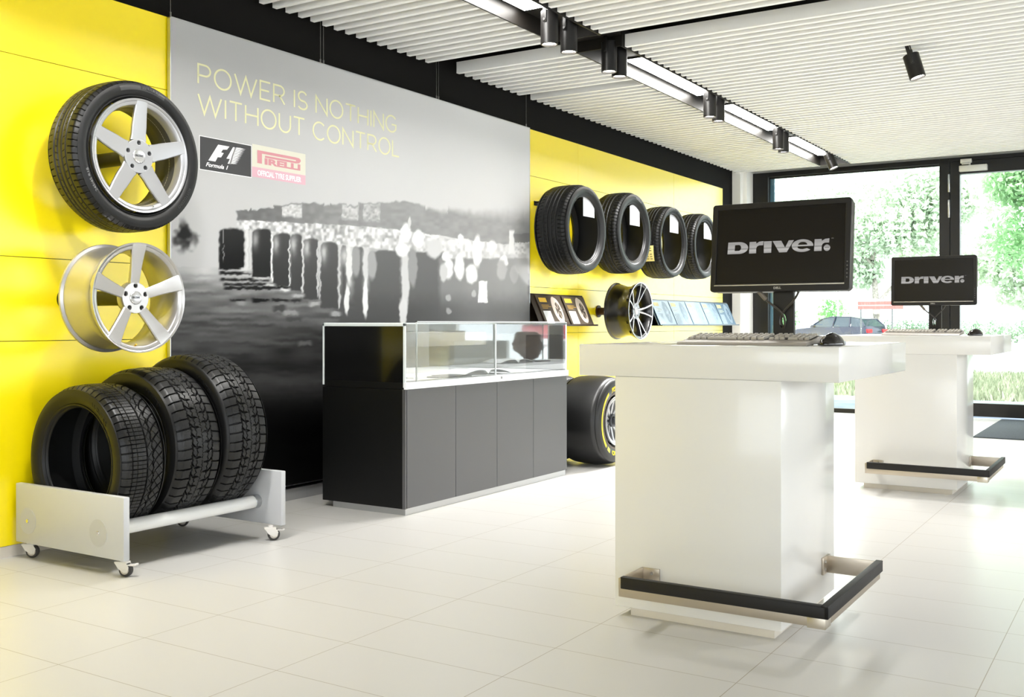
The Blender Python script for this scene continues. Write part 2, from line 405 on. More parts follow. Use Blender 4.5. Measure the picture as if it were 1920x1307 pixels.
m.build('door_frame', FRAME, t, smooth=False)
MB().box(-1.886 + xo, -.72 + xo, -.006, .006, .172, 2.715).build('pane', GLASS, t, smooth=False)
for z0 in (2.235, 2.52):
    h = MB(); h.box(-2.006 + xo, -1.985 + xo, -.075, -.05, z0, z0 + .2, .004)
    for k in range(1, 4): h.box(-2.007 + xo, -1.984 + xo, -.0755, -.05, z0 + k * .05 - .002, z0 + k * .05 + .002)
    h.build('hinge', ALU, t)
m = MB(); m.box(-1.885 + xo, -1.6 + xo, -.115, -.05, 2.735, 2.80, .006); m.box(-1.875 + xo, -1.76 + xo, -.09, -.05, 2.83, 2.875, .003); m.cyl((-1.78 + xo, -.08, 2.79), (-1.78 + xo, -.08, 2.84), .012, n=12)
m.box(-1.86 + xo, -1.77 + xo, -.1, -.075, 2.812, 2.826, .002)
m.build('door_closer', mat('closer_silver', (214, 214, 210), .4), t)
MB().box(-.8 + xo, -.77 + xo, -.1, -.07, .8, 1.5, .006).build('pull_handle', STEEL, t)
m = MB().box(-1.46, -.62, 10.29, 12.32, .0, .012, .003)
tag(m.build('door_mat', noise_mat('charcoal_mat', (44, 50, 54), (78, 86, 92), 220, .95, bump=.4)), 'dark grey entrance mat on the tiles in front of the glass door', 'door mat')

# ---------------------------------------------------------------- yellow panelling and the printed mural
def panelling(y0, y1, joints, label):
    t = empty('wall_panel', (XW, (y0 + y1) / 2, .05)); tag(t, label, 'wall panel', 'yellow wall panelling')
    zs = [.05, .971, 1.354, 2.268, 2.652]; yc = (y0 + y1) / 2; g = .0016
    yy = [y0] + joints + [y1]
    for a, b in zip(yy, yy[1:]):
        for c, d in zip(zs, zs[1:]):
            MB().box(-.02, 0, a - yc + g, b - yc - g, c - .05 + g, d - .05 - g).build('board', YELLOW, t, smooth=False)
panelling(-2.9, 3.62, [-.4, 2.1], 'glossy yellow wall panelling left of the grey mural, behind the silver wheels')
panelling(7.195, 11.645, [8.067, 10.2], 'glossy yellow wall panelling right of the grey mural, behind the four hanging tyres')

def sstep(a, b, x): t = np.clip((x - a) / (b - a), 0, 1); return t * t * (3 - 2 * t)
def vnoise(x, y, seed=0):
    xi = np.floor(x).astype(int); yi = np.floor(y).astype(int); fx = x - xi; fy = y - yi
    fx = fx * fx * (3 - 2 * fx); fy = fy * fy * (3 - 2 * fy)
    def h(a, b):
        n = np.sin(a * 127.1 + b * 311.7 + seed * 74.7) * 43758.5453; return n - np.floor(n)
    return (h(xi, yi) * (1 - fx) + h(xi + 1, yi) * fx) * (1 - fy) + (h(xi, yi + 1) * (1 - fx) + h(xi + 1, yi + 1) * fx) * fy

def mural_print(Y, Z):
    """the black and white photograph printed on the panel, its gloss painted in: value 0..255 from print coordinates (p along, q down)"""
    D = .84626 * Y + .53277 * 4.355
    p = 960 + 1930 * (.53277 * Y - .84626 * 4.355) / D        # print abscissa, rows of the print converge towards the right edge
    q = 607 - 1930 * (Z - EYE) / D
    p0, q0 = p, q
    p = p0 + 2.8 * (vnoise(p0 / 9, q0 / 9, 21) - .5) + 1.2 * (vnoise(p0 / 3.5, q0 / 5, 22) - .5); q = q0 + 2.8 * (vnoise(p0 / 8, q0 / 8, 23) - .5) + 1.0 * (vnoise(p0 / 3, q0 / 4, 24) - .5)
    g = 181 + 30 * sstep(430, 1000, p) + 0 * q  # print lightens rightwards: the panel's gloss put into its colour
    g = g - 8 * sstep(260, 60, q)
    # ground: grey haze, wet track with streaks, then black
    hz = 500 + (p - 350) * .02
    gr = np.interp(q, [500, 520, 540, 560, 600, 640, 672, 690, 715, 745, 770, 800, 850, 905, 915], [178, 168, 132, 104, 80, 62, 48, 36, 56, 30, 10, 5, 6, 10, 22])
    st = (vnoise(p / 38, q / 5.5, 1) - .5) * 52 * np.interp(q, [500, 530, 600, 680, 760], [.4, 1, .8, .35, .05])
    st += (vnoise(p / 90, q / 14, 4) - .5) * 30 * np.interp(q, [500, 530, 600, 760], [0, 1, .7, .1])
    g = np.where(q > hz, gr + st, g)
    def blend(mask, val):
        nonlocal g
        g = g * (1 - mask) + val * mask
    # grey stand along the top
    top = np.interp(p, [440, 468, 470, 520, 560, 640, 720, 760, 800, 850, 900, 990], [396, 394, 388, 386, 381, 381, 381, 377, 386, 394, 402, 404]) + 4 * (vnoise(p / 7, 0 * p, 9) - .5) + 5 * (vnoise(p / 22, 0 * p, 3) > .62)
    bot = np.interp(p, [440, 520, 580, 640, 720, 780, 850, 920, 990], [413, 416, 419, 422, 428, 435, 446, 456, 462])
    sv = np.interp(p, [440, 520, 600, 700, 800, 990], [104, 112, 132, 146, 152, 168])
    fade = np.interp(p, [440, 780, 860, 990], [1.2, 2.5, 9, 22])
    blend(sstep(-fade, fade, q - top) * sstep(1.5, -1.5, q - bot) * sstep(442, 446, p), sv + 14 * (vnoise(p / 9, q / 6, 5) - .5))
    for a, b, v in ((527, 567, 186), (640, 674, 178), (680, 714, 172)):
        blend(sstep(a, a + 2, p) * sstep(b, b - 2, p) * sstep(top, top + 4, q) * sstep(bot - 8, bot - 14, q), v + 50 * (vnoise(p / 4, q / 3.5, 7) - .5))
    # bright crowd strip under the stand
    bt = np.interp(p, [410, 450, 520, 600, 640, 700, 760, 800, 900, 990], [424, 430, 438, 452, 460, 468, 476, 480, 486, 490])
    blend(sstep(-1, 1, q - bot) * sstep(1.5, -1.5, q - bt) * sstep(444, 448, p), 188 + 30 * sstep(600, 900, p) + 120 * (vnoise(p / 5, q / 6, 2) - .5) * np.interp(p, [440, 760, 990], [1, .7, .3]))
    # row of dark giant tyres
    body = [(411, 458, 428, 505, 22), (472.8, 508, 429, 520, 34), (511.5, 544.5, 437.5, 536, 52), (545, 567, 438.5, 545, 62), (569, 597, 446, 561, 66), (601.5, 634, 454, 578, 70), (640, 650, 460, 590, 74),
            (662, 681, 462, 606, 80), (692, 752, 469, 608, 84), (766, 830, 472, 608, 92), (824, 992, 484, 608, 122)]
    for i, (a, b, c, d, v) in enumerate(body):
        e = 2.0 if i < 6 else 5
        cc = c + 7 * np.clip(np.abs(p - (a + b) / 2) / ((b - a) / 2), 0, 1.2) ** 4 * (1 if i < 9 else 0)
        rr = sstep(a - e, a + e, p) * sstep(b + e, b - e, p) * sstep(cc - 2.5, cc + 3, q) * sstep(d + 2.5, d - 1, q)
        shine = 95 * np.exp(-((p - (a + 6)) / 6) ** 2 - ((q - (c + 20)) / 16) ** 2) if 1 <= i < 8 else 0
        blend(rr, v + 18 * sstep(d, c, q) + shine + (34 * sstep(850, 990, p) if i == 10 else 0))
    blend(sstep(632, 640, p) * sstep(540, 590, q) * sstep(610, 600, q), 78 + 34 * sstep(760, 960, p))
    wob = 2.2 * (vnoise(q / 7, 0 * q, 11) - .5)
    for x, w, a, b, v in ((463, 3, 428, 505, 200), (469.5, 2.2, 430, 512, 190), (509.6, 2, 440, 528, 225), (542.5, 1.6, 450, 540, 200), (567.3, 2.2, 452, 548, 200), (596, 2.2, 452, 556, 185), (600, 1.6, 470, 560, 180), (636.5, 2.6, 468, 578, 185), (419, 1, 430, 490, 120)):
        blend(sstep(w, w * .4, np.abs(p - x - wob)) * sstep(a - 3, a + 3, q) * sstep(b + 4, b - 4, q), v)
    # soft lights in the blurred right part
    for x, y, rx, ry, v in ((895, 471, 9, 30, 255), (884, 513, 12, 19, 255), (861, 500, 10, 25, 255), (841, 503, 9, 22, 235), (832, 512, 8, 18, 200), (945, 490, 8, 11, 255), (941, 506, 10, 20, 190), (964, 515, 8, 18, 185), (754, 469, 13, 14, 235), (761, 437, 10, 20, 240), (784, 448, 11, 18, 238), (814, 466, 15, 20, 205),
                            (835, 481, 7, 9, 230), (760, 530, 8, 50, 200), (756, 585, 8, 30, 205), (655, 496, 6, 40, 212), (650.5, 562, 5, 30, 218), (686, 500, 6, 36, 200), (685, 560, 5.5, 38, 222), (668, 490, 8, 30, 150), (698, 496, 9, 30, 160), (774, 500, 9, 40, 150), (841, 558, 6, 7, 165), (889, 551, 4.5, 7, 175), (841, 583, 5, 6, 150), (864, 448, 6, 10, 240), (879, 460, 6, 12, 225), (848, 453, 9, 5, 220), (923, 462, 10, 12, 232), (955, 466, 10, 8, 225), (768, 418, 3, 12, 205)):
        d = np.sqrt(((p - x) / rx) ** 2 + ((q - y) / ry) ** 2); blend(sstep(1.15, .72, d), v)
    rb = np.maximum(np.abs(p - 905.5) / 8.6, np.abs(q - 548) / 20.) ; blend(sstep(1.06, .96, rb), 255)
    blend(sstep(953, 955, p) * sstep(965, 963, p) * sstep(428, 434, q) * sstep(478, 474, q), 240)
    blend(sstep(964, 966, p) * sstep(437, 439, q) * sstep(478, 474, q), np.where(q < 455, 140, 215 + 60 * (vnoise(p / 4, q / 4, 8) - .5)))
    # puff of smoke on the left, wheel marks on the wet track
    d = np.sqrt(((p - 345) / (13 + 20 * sstep(425, 450, q))) ** 2 + ((q - 438) / 34) ** 2) + .5 * (vnoise(p / 8, q / 8, 6) - .5)
    blend(sstep(1.1, .25, d) * .92, 24)
    for x0, x1, y, h, v in ((412, 470, 512, 3.5, 8), (414, 505, 525, 3, 14), (420, 512, 533, 2.6, 16), (420, 545, 540, 2.8, 14), (432, 459, 563, 2.5, 20), (473, 505, 563, 3.2, 8), (511, 541, 563, 2.8, 18), (544, 565, 563, 2.6, 34), (420, 470, 528, 1.5, 150), (475, 506, 522.5, 2, 190), (498, 515, 534, 3, 205), (526, 543, 543, 2.4, 215), (456, 472, 509, 4.5, 170), (450, 466, 505, 3, 200), (548, 570, 554, 4, 170), (580, 600, 570, 5, 168), (620, 640, 588, 5, 165), (530, 560, 586, 4, 140), (446, 460, 569, 4, 135), (560, 585, 644, 5, 104), (512, 536, 578, 6, 60), (536, 566, 598, 6, 66)):
        rag = .6 * h * (vnoise(p / 6, q / 3, 13) - .5)
        blend(sstep(h + 1.2, h * .45, np.abs(q - y + rag)) * sstep(x0 - 5, x0 + 5, p) * sstep(x1 + 5, x1 - 5, p) * .9, v)
    return np.clip(g, 3, 255)

t = empty('mural_panel', (-4.355, 5.39, .09))
tag(t, 'tall grey printed mural panel with slogan, between the two yellow wall panellings', 'mural')
ny, nz = 560, 420
Yg = np.linspace(3.586, 7.186, ny); Zg = np.linspace(.096, 2.645, nz)
YY, ZZ = np.meshgrid(Yg, Zg, indexing='ij')
val = mural_print(YY, ZZ) / 255.0
lv = np.where(val <= .04045, val / 12.92, ((val + .055) / 1.055) ** 2.4).ravel()
V = np.stack([np.zeros(ny * nz), YY.ravel() - 5.39, ZZ.ravel() - .09], 1)
idx = np.arange(ny * nz).reshape(ny, nz)
F = np.stack([idx[:-1, :-1], idx[1:, :-1], idx[1:, 1:], idx[:-1, 1:]], -1).reshape(-1, 4)
pm = mat('mural_print', (128, 128, 128), .45, spec=.1)
an = pm.node_tree.nodes.new('ShaderNodeAttribute'); an.attribute_name = 'print'
pm.node_tree.links.new(an.outputs['Color'], pm.node_tree.nodes['Principled BSDF'].inputs['Base Color'])
np_mesh('printed_face', V, F, pm, t, smooth=True, col=np.stack([lv, lv, lv, np.ones_like(lv)], 1))
m = MB(); m.box(-.02, -.001, -1.806, 1.798, .004, 2.557)
m.box(-.02, .002, -1.81, -1.804, 0, 2.558); m.box(-.02, .002, 1.796, 1.801, 0, 2.558); m.box(-.02, .002, -1.81, 1.801, 2.555, 2.56); m.box(-.02, .0025, -1.81, 1.801, .0, .006)
m.build('edge_frame', ALU, t, smooth=False)
for y in (3.592, 4.724, 4.752, 5.922, 5.948, 7.15):
    MB().cyl((-.01, y - 5.39, 2.556), (-.01, y - 5.39, 3.1), .0016, n=6).cyl((-.01, y - 5.39, 2.55), (-.01, y - 5.39, 2.585), .005, n=8).build('suspension_wire', mat('wire_steel', (150, 148, 142), .3, metal=.9), t)

# slogan, drawn in light strokes
def letters(txt, sw):
    L = {'P': (.72, [[(0, 0), (0, 1), (.4, 1)] + arc(.4, .72, .3, .28, 90, -90, 14) + [(0, .44)]]),
         'O': (.98, [arc(.49, .5, .49, .52, 90, 450, 40)]),
         'W': (1.38, [[(0, 1), (.36, 0), (.69, .97), (1.02, 0), (1.38, 1)]]),
         'E': (.66, [[(.66, 1), (0, 1), (0, 0), (.66, 0)], [(0, .51), (.58, .51)]]),
         'R': (.74, [[(0, 0), (0, 1), (.4, 1)] + arc(.4, .72, .3, .28, 90, -90, 14) + [(0, .44)], [(.38, .44), (.74, 0)]]),
         'I': (.04, [[(.02, 0), (.02, 1)]]),
         'S': (.66, [arc(.33, .74, .29, .27, 25, 270, 16) + arc(.33, .24, .32, .245, 90, -155, 16)]),
         'N': (.82, [[(0, 0), (0, 1), (.82, 0), (.82, 1)]]),
         'T': (.78, [[(0, 1), (.78, 1)], [(.39, 1), (.39, 0)]]),
         'H': (.8, [[(0, 0), (0, 1)], [(.8, 0), (.8, 1)], [(0, .51), (.8, .51)]]),
         'G': (.92, [arc(.48, .5, .48, .52, 42, 322, 34) + [(.88, .46), (.5, .46)]]),
         'U': (.78, [[(0, 1), (0, .38)] + arc(.39, .38, .39, .4, 180, 360, 20) + [(.78, 1)]]),
         'C': (.86, [arc(.48, .5, .48, .52, 45, 315, 34)]),
         'L': (.6, [[(0, 1), (0, 0), (.6, 0)]])}
    V = []; F = []; x = 0
    for ch in txt:
        if ch == ' ': x += .42; continue
        wd, ss = L[ch]
        for st in ss:
            v, f = ribbon([(px + x, py) for px, py in st], sw); o = len(V); V += v; F += [tuple(i + o for i in q) for q in f]
        x += wd + .235
    return V, F, x - .235
SLOGAN = mat('slogan_cream', (222, 220, 174), .5)
for txt, y0, y1, zb, h in (('POWER IS NOTHING', 3.765, 5.453, 2.337, .103), ('WITHOUT CONTROL', 3.765, 5.482, 2.178, .102)):
    v, f, wdt = letters(txt, .1); kx = (y1 - y0) / wdt
    MB().add([(.0015, y0 - 5.39 + p[0] * kx, zb - .09 + p[1] * h) for p in v], f).build('slogan_line', SLOGAN, t, smooth=False)

# two small badges printed below the slogan
def MY(y, z): return (y - 5.39, z - .09)
def onm(mb, poly, d, mi=0):      # flat shape on the mural, d = tiny offset
    return mb.add([(d, a - 5.39, b - .09) for a, b in poly], [tuple(range(len(poly)))], mi)
BW = mat('badge_white', (240, 240, 240), .4); BK = mat('badge_black', (58, 58, 60), .4); BC = mat('badge_cream', (208, 206, 190), .4); BPK = mat('badge_pink', (208, 166, 178), .4); BRD = mat('badge_red', (198, 136, 144), .4)
m = MB(); onm(m, [(3.772, 1.876), (4.148, 1.876), (4.148, 2.06), (3.772, 2.06)], .0012, 0); onm(m, [(3.776, 1.88), (4.144, 1.88), (4.144, 2.056), (3.776, 2.056)], .0018, 1)
def cpt(x, y):      # badge drawing units to the panel (skewed drawing straightened)
    u = 360 + x * .21875; v = 100 + y * .21875
    k = (u - 960) / 1930; a = 4.355 * (.84626 + .53277 * k) / (.53277 - .84626 * k) if False else None
    A = .53277 - k * .84626; B = 4.355 * (.84626 + k * .53277); yv = B / A
    d = .84626 * yv + .53277 * 4.355
    return (yv, EYE - (v - 607) * d / 1930)
for poly in ([(222, 783), (318, 800), (298, 826), (262, 826), (246, 850), (270, 856), (246, 893), (218, 890), (198, 928), (138, 918)],
             [(350, 805), (378, 808), (352, 873), (334, 950), (303, 946), (322, 906), (293, 902)]):
    onm(m, [cpt(*q) for q in poly], .0024, 0)
for i in range(13):
    f0 = i / 13; f1 = (i + .62) / 13
    xl0 = 378 - 50 * f0; xr = 458 - 78 * f0; y0 = 808 + 140 * f0; y1 = 808 + 140 * f1
    onm(m, [cpt(xl0 - 14, y0 - 2), cpt(xl0 + (xr - xl0) * .45, y0 + 4), cpt(xr, y0 + 17 - 7 * f0), cpt(xl0 + (xr - xl0) * .4, y1 + 5), cpt(xl0 - 14, y1)], .0024, 0)
v, f = text_geo('Formula 1', .05, offset=.0012, shear=.35, fit=.158)
m.add([(.0024, 3.816 - 5.39 + p[0], 1.9 - .09 + p[1] * .62) for p in v], f, 0)
onm(m, [(4.152, 1.884), (4.582, 1.884), (4.582, 1.942), (4.152, 1.942)], .0012, 3); onm(m, [(4.152, 1.942), (4.582, 1.942), (4.582, 2.07), (4.152, 2.07)], .0012, 2)
v, f = text_geo('OFFICIAL TYRE SUPPLIER', .05, offset=.0014, fit=.352)
m.add([(.0024, 4.192 - 5.39 + p[0], 1.897 - .09 + p[1] * .85) for p in v], f, 0)
v, f = text_geo('IRELLI', .1, offset=.005, fit=.29)
m.add([(.0024, 4.247 - 5.39 + p[0], 1.967 - .09 + p[1] * .47) for p in v], f, 4)
for poly in ([(4.19, 1.966), (4.226, 1.966), (4.226, 2.04), (4.19, 2.04)], [(4.226, 2.024), (4.5, 2.024), (4.5, 2.04), (4.226, 2.04)], [(4.25, 2.004), (4.5, 2.004), (4.5, 2.016), (4.25, 2.016)], [(4.5, 2.004), (4.527, 2.008), (4.54, 2.02), (4.54, 2.03), (4.527, 2.038), (4.5, 2.04)]):
    onm(m, poly, .0024, 4)
m.build('badge_print', [BW, BK, BC, BPK, BRD], t, smooth=False)

# ================================================================ TYRES AND WHEELS (local +X = outer face)
def tyre_profile(Rt, W, Rb):
    """outer half profile from the tread edge down to the bead: list of (x, r) for x > 0"""
    Wt = W * .80; h = Rt - Rb
    e = Rt - .016
    return [(Wt / 2 + .012, e - .004), (W / 2 - .006, Rb + .80 * h), (W / 2 - .002, Rb + .68 * h), (W / 2, Rb + .55 * h), (W / 2 - .003, Rb + .40 * h), (W / 2 - .010, Rb + .26 * h),
            (W / 2 - .015, Rb + .2 * h), (W / 2 - .012, Rb + .185 * h), (W / 2 - .013, Rb + .13 * h), (W / 2 - .02, Rb + .09 * h), (W / 2 - .025, Rb + .05 * h), (W / 2 - .026, Rb + .012), (W / 2 - .03, Rb + .003), (W / 2 - .038, Rb)]
def tri(x): return np.abs((x % 1.0) - .5) * 4 - 1
def groove(d, w, e=.35): return np.clip((w / 2 - np.abs(d)) / (w * e) + .5, 0, 1)
def per(x): return (x + .5) % 1.0 - .5
def pat_winter(p, s):
    a = np.abs(s); sg = np.sign(s)
    d = groove(a - .50 - .02 * tri(p), .05)
    inner = (a > .07) & (a < .52)
    ph = per(p + 1.15 * a + .12 * np.sin(a * 14) + .5 * (s > 0))
    d = np.maximum(d, np.where(inner, groove(ph, .17 * np.clip((a - .04) / .15, .3, 1)), 0))
    d = np.maximum(d, .8 * groove(a - .27 - .03 * tri(p * 2), .022))
    d = np.maximum(d, .6 * groove(s - .012 * tri(p * 3), .02))
    sh = a >= .5
    d = np.maximum(d, np.where(sh, groove(per(p + .22 - .25 * (a - .5) + .5 * (s > 0)), .12), 0))
    d = np.maximum(d, np.where(sh, .4 * groove(a - .78, .015), 0))
    return d
def pat_asym(p, s):
    q = -s
    d = groove(q - .06 - .012 * tri(p * .5), .055)
    d = np.maximum(d, groove(q - .36 - .035 * tri(p), .04))
    left = q < .04
    lat = np.where(q < -.62, .13, .07)
    d = np.maximum(d, np.where(left, .8 * groove(per(p), lat), 0))
    d = np.maximum(d, np.where(left & (q > -.75), .45 * groove(per(p + .5), .05), 0))
    for c in (-.2, -.44, -.68): d = np.maximum(d, .55 * groove(q - c, .016))
    right = q > .36
    k = np.clip(q - .36, 0, None)
    d = np.maximum(d, np.where(right, groove(per(p * .8 + 1.9 * np.sqrt(k + .001)), .13), 0))
    d = np.maximum(d, np.where(right, .5 * groove(per(p * .8 - 2.6 * k), .05), 0))
    mid = (q > .09) & (q < .34)
    d = np.maximum(d, np.where(mid, .6 * groove(per(p * .8 + 2.4 * (q - .1)), .07), 0))
    d = np.maximum(d, np.where(mid, .4 * groove(per(p * .8 - 2.2 * (q - .1)), .05), 0))
    return d
def pat_summer(p, s):
    d = 0 * p
    for c in (-.42, -.12, .18, .48): d = np.maximum(d, groove(s - c, .055))
    a = np.abs(s)
    d = np.maximum(d, np.where(a > .62, .8 * groove(per(p + .35 * (a - .62)), .11), 0))
    d = np.maximum(d, np.where((s > .2) & (s < .46), .5 * groove(per(p - 1.2 * s), .08), 0))
    d = np.maximum(d, np.where((s < -.14) & (s > -.40), .5 * groove(per(p + 1.0 * s), .08), 0))
    return d
def pat_touring(p, s):
    d = 0 * p; a = np.abs(s)
    for c in (-.3, .02, .34): d = np.maximum(d, groove(s - c, .06))
    d = np.maximum(d, np.where(a > .55, .9 * groove(per(p + .2 * a), .14), 0))
    d = np.maximum(d, np.where(a < .34, .45 * groove(per(p + 1.5 * s), .1), 0))
    d = np.maximum(d, .35 * groove(a - .66, .016))
    return d
def pat_slick(p, s): return 0 * p

def make_tyre(t, Rt, W, Rb, pat, pitches=60, na=720, ns=56, depth=.007, tread_m=None, side_m=None, crown=.008):
    tread_m = tread_m or TREAD; side_m = side_m or RUBBERSIDE
    Wt = W * .80
    s = np.linspace(-1.16, 1.16, ns); th = np.arange(na) / na
    TH, SS = np.meshgrid(th, s, indexing='ij'); a = np.abs(SS); ac = np.minimum(a, 1)
    x = np.sign(SS) * (ac * Wt / 2 + np.clip(a - 1, 0, None) / .16 * .012)
    r = Rt - crown * ac ** 2.4 - .008 * np.clip((a - .86) / .14, 0, 1) ** 2 - np.clip(a - 1, 0, None) / .16 * .012 + .004 * np.clip(a - 1, 0, .04) / .04 * 0
    dp = pat(TH * pitches, SS) * depth * np.clip((1.14 - a) / .05, 0, 1)
    r = r - dp
    ang = TH * 2 * PI
    V = np.stack([x, r * np.sin(ang), r * np.cos(ang)], -1).reshape(-1, 3)
    i = np.arange(na); j = np.arange(ns - 1); I, J = np.meshgrid(i, j, indexing='ij'); I2 = (I + 1) % na
    F = np.stack([I * ns + J, I * ns + J + 1, I2 * ns + J + 1, I2 * ns + J], -1).reshape(-1, 4)
    uv = np.stack([(TH * 2 * PI * Rt).ravel(), x.ravel()], 1)
    np_mesh('tread', V, F, tread_m, t, smooth=True, uv=uv, sharp=28)
    pr = tyre_profile(Rt, W, Rb)
    for sg in (1, -1):
        MB().lathe([(sg * a_, b_) for a_, b_ in pr], 160).build('sidewall', side_m, t, angle=50)
    k = Rt - .018; xb = pr[-1][0]
    half = [(xb, Rb), (xb + .002, Rb + .006), (W / 2 - .014, Rb + .05), (W / 2 - .016, Rb + .45 * (Rt - Rb)), (Wt / 2 - .01, k - .006), (0, k)]
    MB().lathe(half + [(-a_, b_) for a_, b_ in half[-2::-1]], 120).build('inner_liner', mat('tyre_liner', (20, 20, 20), .55), t, angle=50)
    return pr
def side_text(t, pr, txt, size, rt, ang, mat_, name='lettering', ext=.0006, offset=0., wide=1.):
    """raised lettering on the outer sidewall, centred on angle ang (0 = top, clockwise seen from outside)"""
    V, F = text_geo(txt, size, extrude=ext, offset=offset, align='CENTER')
    rs = np.array([b for a, b in pr])[::-1]; xs = np.array([a for a, b in pr])[::-1]
    out = []
    for x, y, z in V:
        r = rt + y; th = R(ang) + x * wide / rt
        out.append((float(np.interp(r, rs, xs)) + .0008 + z, r * math.sin(th), r * math.cos(th)))
    sw = [c for c in t.children if c.name.startswith('sidewall')][0]
    MB().add(out, F).build(name, mat_, sw, smooth=False)
def ring_patch(t, pr, r0, r1, a0, a1, mat_, name, off=.001, n=40):
    rs = np.array([b for a, b in pr])[::-1]; xs = np.array([a for a, b in pr])[::-1]
    V = []; F = []; kr = 5
    for i in range(n + 1):
        th = R(a0 + (a1 - a0) * i / n)
        for q in range(kr):
            r = r0 + (r1 - r0) * q / (kr - 1); V.append((float(np.interp(r, rs, xs)) + off, r * math.sin(th), r * math.cos(th)))
    for i in range(n):
        for q in range(kr - 1): F.append((i * kr + q, i * kr + q + 1, (i + 1) * kr + q + 1, (i + 1) * kr + q))
    sw = [c for c in t.children if c.name.startswith('sidewall')][0]
    MB().add(V, F).build(name, mat_, sw)

def rim_barrel(t, Rr, W, m_, name='rim_barrel'):
    o = [(0, Rr), (-.010, Rr), (-.015, Rr - .012), (-.045, Rr - .016), (-.07, Rr - .034), (-.55 * W, Rr - .036), (-.8 * W, Rr - .016), (-W + .016, Rr - .012), (-W + .010, Rr), (-W, Rr + .001), (-W, Rr - .006),
         (-W + .018, Rr - .022), (-.8 * W, Rr - .024), (-.55 * W, Rr - .044), (-.08, Rr - .044), (-.055, Rr - .036), (-.014, Rr - .031), (-.008, Rr - .026), (-.005, Rr - .014), (-.0075, Rr - .012), (-.003, Rr - .009)]
    MB().lathe(o, 128, closed=True).build(name, m_, t, angle=40)
def rim_spokes(t, Rr, n, stations, m_, a_off=0., thick=.03, r_in=.045, face_m=None, name='spoke'):
    """stations: (r, front width, front x, back width)"""
    for i in range(n):
        a = a_off + 2 * PI * i / n; V = []; F = []
        for r, wf, xf, wbk in stations:
            sec = [(xf - .004, -wf / 2), (xf, -wf / 2 + .004), (xf + .0012, 0), (xf, wf / 2 - .004), (xf - .004, wf / 2), (xf - thick * .55, wf / 2 * .92), (xf - thick, wbk / 2), (xf - thick, -wbk / 2), (xf - thick * .55, -wf / 2 * .92)]
            for x, y in sec:
                V.append((x, r * math.sin(a) + y * math.cos(a), r * math.cos(a) - y * math.sin(a)))
        k = 9; m = len(stations)
        mi = []
        for s in range(m - 1):
            for q in range(k): F.append((s * k + q, s * k + (q + 1) % k, (s + 1) * k + (q + 1) % k, (s + 1) * k + q)); mi.append(1 if q in (0, 1, 2, 3) else 0)
        F.append(tuple(range(k))[::-1]); F.append(tuple((m - 1) * k + q for q in range(k))); mi += [0, 0]
        b = MB(); b.add(V, F); b.m = mi
        b.build(name, [m_, face_m or m_], t, angle=40)
def rim_hub(t, rh, xf, m_, bolts, br, bh, cap_r, cap_txt=None, depth=.04, dark=None):
    loops = [circ(0, 0, rh, 60), circ(0, 0, cap_r * .9, 40)] + [circ(br * math.sin(R(a)), br * math.cos(R(a)), bh, 24) for a in bolts]
    V, F = fill_geo(loops, depth - .004, .002)
    M = Matrix(((0, 0, 1, xf - depth / 2), (1, 0, 0, 0), (0, 1, 0, 0), (0, 0, 0, 1)))
    MB().add(V, F, 0, M).build('hub', m_, t)
    for a in bolts:
        c = (br * math.sin(R(a)), br * math.cos(R(a)))
        b = MB(); b.cyl((xf - depth, *c), (xf - depth + .006, *c), bh + .001, n=20); b.cyl((xf - depth + .004, *c), (xf - depth + .016, *c), bh * .5, n=6)
        b.build('wheel_bolt', dark or mat('bolt_dark', (44, 40, 36), .5), t)
    cp = MB().lathe([(xf - .01, cap_r), (xf + .002, cap_r), (xf + .005, cap_r - .003), (xf + .0035, cap_r - .006), (xf + .005, 1e-4)], 48).build('center_cap', mat('cap_silver', (196, 196, 196), .25, metal=.8), t)
    if cap_txt:
        V, F = text_geo(cap_txt, .02, extrude=.0002, offset=.0006, fit=cap_r * 1.25)
        MB().add([(xf + .0056 + p[2], p[0] - cap_r * .625, p[1] * .62 - .003) for p in V], F).build('cap_lettering', mat('cap_ink', (70, 70, 72), .4), cp, smooth=False)
def bracket(t, x0, x1, m_=None):
    """wall holder from the wall (x0) to the back of the hub (x1), local x"""
    b = MB(); b.cyl((x0, 0, 0), (x0 + .01, 0, 0), .055, n=32); b.cyl((x0, 0, 0), (x1, 0, 0), .034, n=28); b.cyl((x1 - .012, 0, 0), (x1, 0, 0), .062, n=32, bev=.002)
    b.build('wall_bracket', m_ or BLACKMETAL, t)

# --- mounted wheel on the yellow wall
T = empty('mounted_wheel', (-4.0, 3.13, 1.83)); tag(T, 'complete black tyre on a silver five spoke rim, highest wheel on the yellow wall', 'wheel')
pr = make_tyre(T, .351, .225, .262, pat_summer, pitches=72, na=1080, ns=56, depth=.007, crown=.006)
for c in T.children: c.location.x = -.1125
ring_patch(T, pr, .303, .332, -22, 24, RUBBERMARK, 'name_panel', .0006)
side_text(T, pr, 'PIRELLI', .026, .309, 8, mat('tyre_letter_dark', (26, 26, 26), .4), 'raised_lettering', ext=.0012, offset=.001, wide=1.25)
side_text(T, pr, '245/45 R18', .021, .296, -118, mat('tyre_letter_grey', (112, 112, 112), .4), 'size_lettering', wide=1.1)
side_text(T, pr, 'SOTTOZERO', .016, .30, 125, RUBBERMARK, 'side_lettering', wide=1.3)
rim_barrel(T, .2635, .215, RIMSILVER)
MB().lathe([(-.05, .2265), (-.085, .2185), (-.118, .2185), (-.17, .2385), (-.208, .2405)], 96).build('barrel_shade', mat('barrel_shade_dark', (52, 52, 52), .45), T)  # dark sleeve paints in the dim reflection inside the barrel
